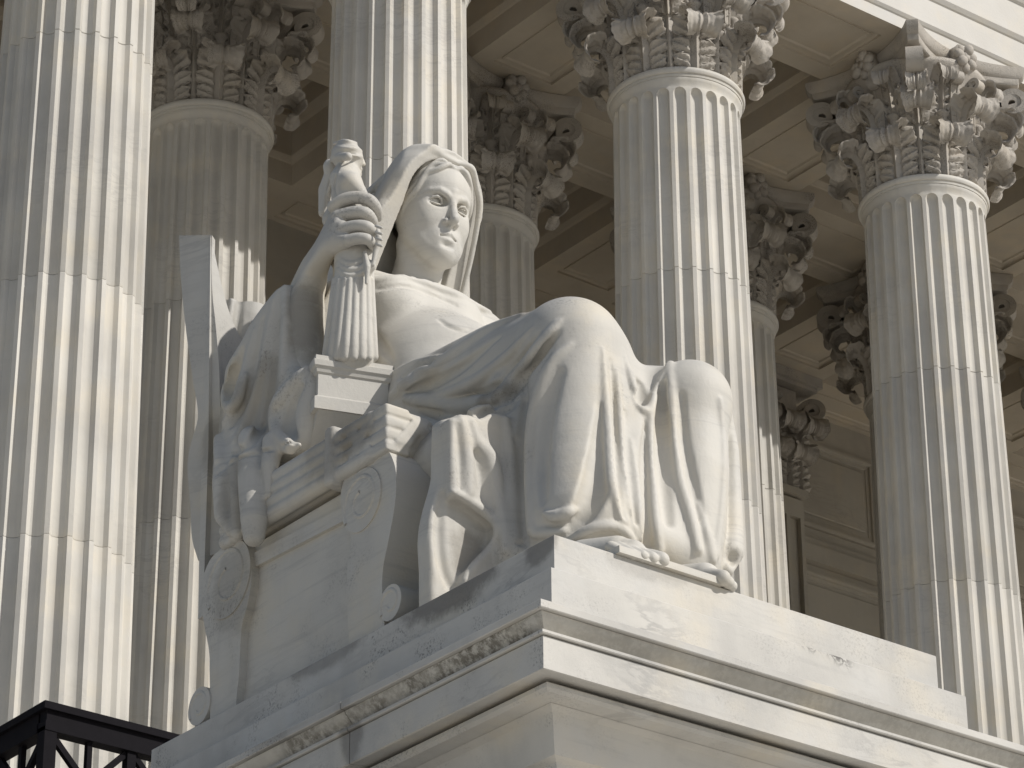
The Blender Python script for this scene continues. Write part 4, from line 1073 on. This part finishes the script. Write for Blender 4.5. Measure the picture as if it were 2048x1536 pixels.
def scroll(name, cu, cv, ru, rv, X0, X1, turns, parent, mir=None):
    c0 = q(cu, cv, X0)
    ry = abs(q(cu+ru, cv, X0)[1]-q(cu-ru, cv, X0)[1])*.48; rz = ry*1.02
    b = MB(); n = 44; V = []; F = []
    for i in range(n):
        a = 2*math.pi*i/n
        V += [(X0, c0[1]+ry*math.cos(a), c0[2]+rz*math.sin(a)), (X1, c0[1]+ry*math.cos(a), c0[2]+rz*math.sin(a))]
    F = [(2*i, 2*((i+1) % n), 2*((i+1) % n)+1, 2*i+1) for i in range(n)]
    F.append(tuple(range(2*(n-1), -1, -2))); F.append(tuple(range(1, 2*n, 2)))
    b.add(V, F)
    # raised spiral line on the side
    m_ = 60; V = []; F = []
    for i in range(m_):
        t = i/(m_-1); a = -0.6+2*math.pi*turns*t; rr = .93-.62*t; w = .02
        for d_, x in ((w, 0.004), (w*.3, -.008), (-w*.3, -.008), (-w, 0.004)):
            V.append((X0+x, c0[1]+(ry*rr+d_)*math.cos(a), c0[2]+(rz*rr+d_)*math.sin(a)))
    for i in range(m_-1):
        for j in range(3): F.append((i*4+j, i*4+j+1, i*4+j+5, i*4+j+4))
    b.add(V, F)
    if mir: b.v = [(2*mir-x, y, z) for x, y, z in b.v]; b.f = [f[::-1] for f in b.f]
    b.v = [tuple(np.array(v)*US) for v in b.v]
    obj(name, b.mesh(name, M['statue'], auto=35), parent)
for mir in (None, MID):
    scroll('scroll', 722, 1000, 40, 66, XS-.010, XS+.40, 1.3, throne, mir)
    scroll('scroll', 455, 1158, 46, 66, XS-.010, XS+.40, 1.3, throne, mir)
    scroll('foot_scroll', 780, 1205, 23, 34, XS-.012, XS+.41, 1.0, throne, mir)
    scroll('foot_scroll', 398, 1412, 22, 30, XS-.012, XS+.41, 1.0, throne, mir)
# front face of the back rest, sweeping down from its ear-like ends
V = []; F = []; n = 60
xa = PT[0]-.01
for i in range(n+1):
    x = xa+2*(MID-xa)*i/n; d_ = min(x-xa, 2*MID-xa-x)
    zt_ = 3.08+(PT[2]-3.085)*math.exp(-(d_/.22)**1.3); y_ = PT[1]+.004+.10*(1-math.exp(-d_/.3)); yl = PM[1]+.004+.05*(1-math.exp(-d_/.3))
    V += [(x, yl, .9), (x, .65*yl+.35*y_-.02, 2.2), (x, y_, zt_), (x, y_+.07, zt_), (x, yl+.06, .9)]
for i in range(n):
    for j in range(5): F.append((5*i+j, 5*i+(j+1) % 5, 5*i+5+(j+1) % 5, 5*i+5+j))
F.append((4, 3, 2, 1, 0)); F.append(tuple(5*n+j for j in range(5)))
obj('back_rest', mesh('back_rest', np.array(V)*US, F, M['statue'], auto=40), throne)
# ---- arm rest: a bundle of reeds with a strapped square end
def sculpt_arm(h=0.0125):
    fy = q(772, 850, .06)[1]; ztop = q(772, 803, .06)[2]; zbot = q(772, 898, .06)[2]
    zc = (ztop+zbot)/2; hz = (ztop-zbot)/2
    c = Clay((-.12, fy-.12, zbot-.15), (.66, 3.95, ztop+.15), h)
    xc = .28; hx = .22
    c.box((xc, (fy+3.75)/2+.1, zc-.02), (hx-.03, (3.75-fy)/2-.1, hz-.03), .11)
    for i in range(4):           # reeds along the sides
        z = zc-hz*.75+hz*1.5*i/3
        for x in (xc-hx+.035, xc+hx-.035): c.chain([(x, fy+.2, z), (x, 3.7, z)], [.055, .055], .02)
    c.box((xc, fy+.27, zc), (hx, .27, hz), .11)
    c.box((xc-hx*.55, fy+.27, zc), (hx*.45, .268, hz), .02, .02)
    for i in range(3):
        z = zc-hz*.5+hz*1.0*i/2
        c.chain([(xc-hx-.02, fy-.006, z), (xc+hx, fy-.007, z)], [.015, .015], .008, 'sub')
        c.chain([(xc-hx-.006, fy-.02, z), (xc-hx-.007, fy+.5, z)], [.015, .015], .008, 'sub')
    X, Y, Z = c.ax[0][:, None, None], c.ax[1][None, :, None], c.ax[2][None, None, :]
    qx, qy_, qz = np.abs(X-xc)-hx+.0, np.abs(Y-fy-.27)-.27+.0, np.abs(Z-zc)-hz+.0
    g_ = .014; rd_ = .12
    blk = np.sqrt(np.maximum(qx-g_+rd_, 0)**2+np.maximum(qy_-g_+rd_, 0)**2+np.maximum(qz-g_+rd_, 0)**2)+np.minimum(np.maximum(qx, np.maximum(qy_, qz))-g_+rd_, 0)-rd_
    side = Y-(fy+.0)                      # developed round the corner: x on the front, y along the side
    run = np.where(X-(xc-hx) > 0.0, X-(xc-hx), 0)-np.where(side > 0, side, 0)
    for sl_, off, w in ((1.35, .20, .052), (-1.35, .33, .045), (1.2, -.28, .05), (-1.2, -.30, .05)):
        d_ = (run-off)-(Z-zc)/sl_
        c.mixin((slice(None),)*3, np.maximum(blk, np.abs(d_)*.8-w).astype(np.float32), 'add', .008)
    c.box((xc, fy+.60, zc), (hx+.045, .05, hz+.045), .03)
    c.box((xc, 3.62, zc), (hx+.02, .05, hz+.02), .03)
    return c
arm_c = sculpt_arm()
obj('arm_rest', clay_mesh('arm_rest', [arm_c], M['statue']), statue)
mb = MB(); mb.box(.47, 1.29, -.035, 1.2, .0, .045); mb.v = [tuple(np.array(v)*US) for v in mb.v]
obj('foot_slab', mb.mesh('foot_slab', M['statue']), statue)

# ------------------------------------------------------------------ pedestal
ped = empty('pedestal', (ORG[0], ORG[1], GZ))
tag(ped, 'veined white marble pedestal with stepped cornice under the seated statue', 'pedestal')
def split_course(name, b, mat, cut):        # two blocks with an open joint between them
    import bmesh
    for side in (-1, 1):
        me = b.mesh(name, M[mat]); bm = bmesh.new(); bm.from_mesh(me)
        bmesh.ops.bisect_plane(bm, geom=bm.verts[:]+bm.edges[:]+bm.faces[:], plane_co=(0, cut*US+side*.003, 0), plane_no=(0, -side, 0), clear_outer=True)
        bmesh.ops.holes_fill(bm, edges=[e for e in bm.edges if e.is_boundary])
        bm.to_mesh(me); bm.free()
        me.polygons.foreach_set('use_smooth', np.ones(len(me.polygons), bool)); me.set_sharp_from_angle(angle=rad(30))
        o = obj(name, me, ped)
    return o
JY = q(700, 1440, -.44)[1]
def course(name, prof, x1=3.11, y1=4.4, mat='pedestal', cut=None):
    b = MB(); b.rings(0, x1, 0, y1, prof, cap0=True, cap1=True)
    b.v = [(v[0]*US, v[1]*US, v[2]*US+ORG[2]-GZ) for v in b.v]
    return obj(name, b.mesh(name, M[mat], auto=30), ped) if cut is None else split_course(name, b, mat, cut)
course('top_slab', [(0, -.284), (0, -.006), (-.006, 0)])
course('upper_step', [(.12, -.85), (.12, -.291), (.114, -.285)])
course('fascia', [(.10, -1.06), (.43, -1.105), (.44, -1.10), (.44, -.905), (.10, -.90)], cut=JY)
course('fillet', [(.10, -.898), (.455, -.897), (.46, -.89), (.46, -.875), (.40, -.87), (.10, -.868)], cut=JY)
course('cyma', [(.10, -.867), (.41, -.866), (.42, -.85), (.445, -.82), (.475, -.79), (.48, -.775), (.10, -.774)], mat='band', cut=JY)
course('crown', [(.10, -.772), (.505, -.771), (.51, -.765), (.51, -.725), (.505, -.72), (.1, -.71)], cut=JY)
course('necking', [(.02, -1.62), (.02, -1.46), (.03, -1.44), (.08, -1.42), (.10, -1.36), (.12, -1.26), (.15, -1.20), (.20, -1.174)])
course('bead', [(.08, -1.108), (.31, -1.108), (.335, -1.125), (.335, -1.15), (.31, -1.168), (.20, -1.172)])
course('bounce_base', [(1.0, (GZ-ORG[2])/US), (1.0, -2.60), (.95, -2.55), (.05, -2.549)])  # unseen wide base, outset added to bounce sunlight up under the cornice
course('shaft', [(.10, -2.548), (.10, -1.75), (.16, -1.73), (.17, -1.68), (.16, -1.63), (.12, -1.622)])
# ------------------------------------------------------------------ railing
rl = empty('railing', (0, 0, 0)); A = CAM+pixel_ray(98, 1411)*22.0
rl.location = (A[0], A[1], FLOOR); tag(rl, 'black iron railing corner with crossed bars below the wide left column', 'railing')
top = A[2]-FLOOR
def rpart(name, segs):
    b = MB()
    for a_, b_, w, h_ in segs: b.bar(a_, b_, w, h_)
    return obj(name, b.mesh(name, M['iron']), rl)
PS = 0.62; CT = .19
rpart('top_rail', [((-.07, 0, top-.025), (3.2, 0, top-.025), .14, .05), ((-.035, 0, top-.087), (3.2, 0, top-.087), .085, .074), ((-.045, 0, top-.156), (3.2, 0, top-.156), .10, .064)])
rpart('top_rail', [((0, .071, top-.026), (0, 4.0, top-.026), .14, .05), ((0, .05, top-.088), (0, 4.0, top-.088), .085, .074), ((0, .052, top-.157), (0, 4.0, top-.157), .10, .064)])
rpart('post', [((0, 0, 0), (0, 0, top-.16), .09, .09)])
for ax_ in (0, 1):
    for i in range(1, 5):
        d = i*PS
        p = (d, 0) if ax_ == 0 else (0, d)
        rpart('post', [((*p, 0), (*p, top-.16), .065, .065)])
    for i in range(5):
        d0 = i*PS; pt = (lambda s_, z: (s_, 0, z)) if ax_ == 0 else (lambda s_, z: (0, s_, z))
        c0 = d0+PS/2; zc = top-CT-PS/2+.02; r = PS/2-.02
        for k in range(8):
            a = k*math.pi/4; e = 1/max(abs(math.cos(a)), abs(math.sin(a)))
            rpart('bar', [(pt(c0, zc), pt(c0+r*e*math.cos(a), zc+r*e*math.sin(a)), .036+.0006*k, .04+.0004*k)])
        b = MB(); b.bar(pt(c0-.05, zc), pt(c0+.05, zc), .10, .10); obj('boss', b.mesh('boss', M['iron']), rl)
        rpart('lower_rail', [(pt(d0+.03, zc-PS/2-.01), pt(d0+PS-.03, zc-PS/2-.01), .05, .05)])
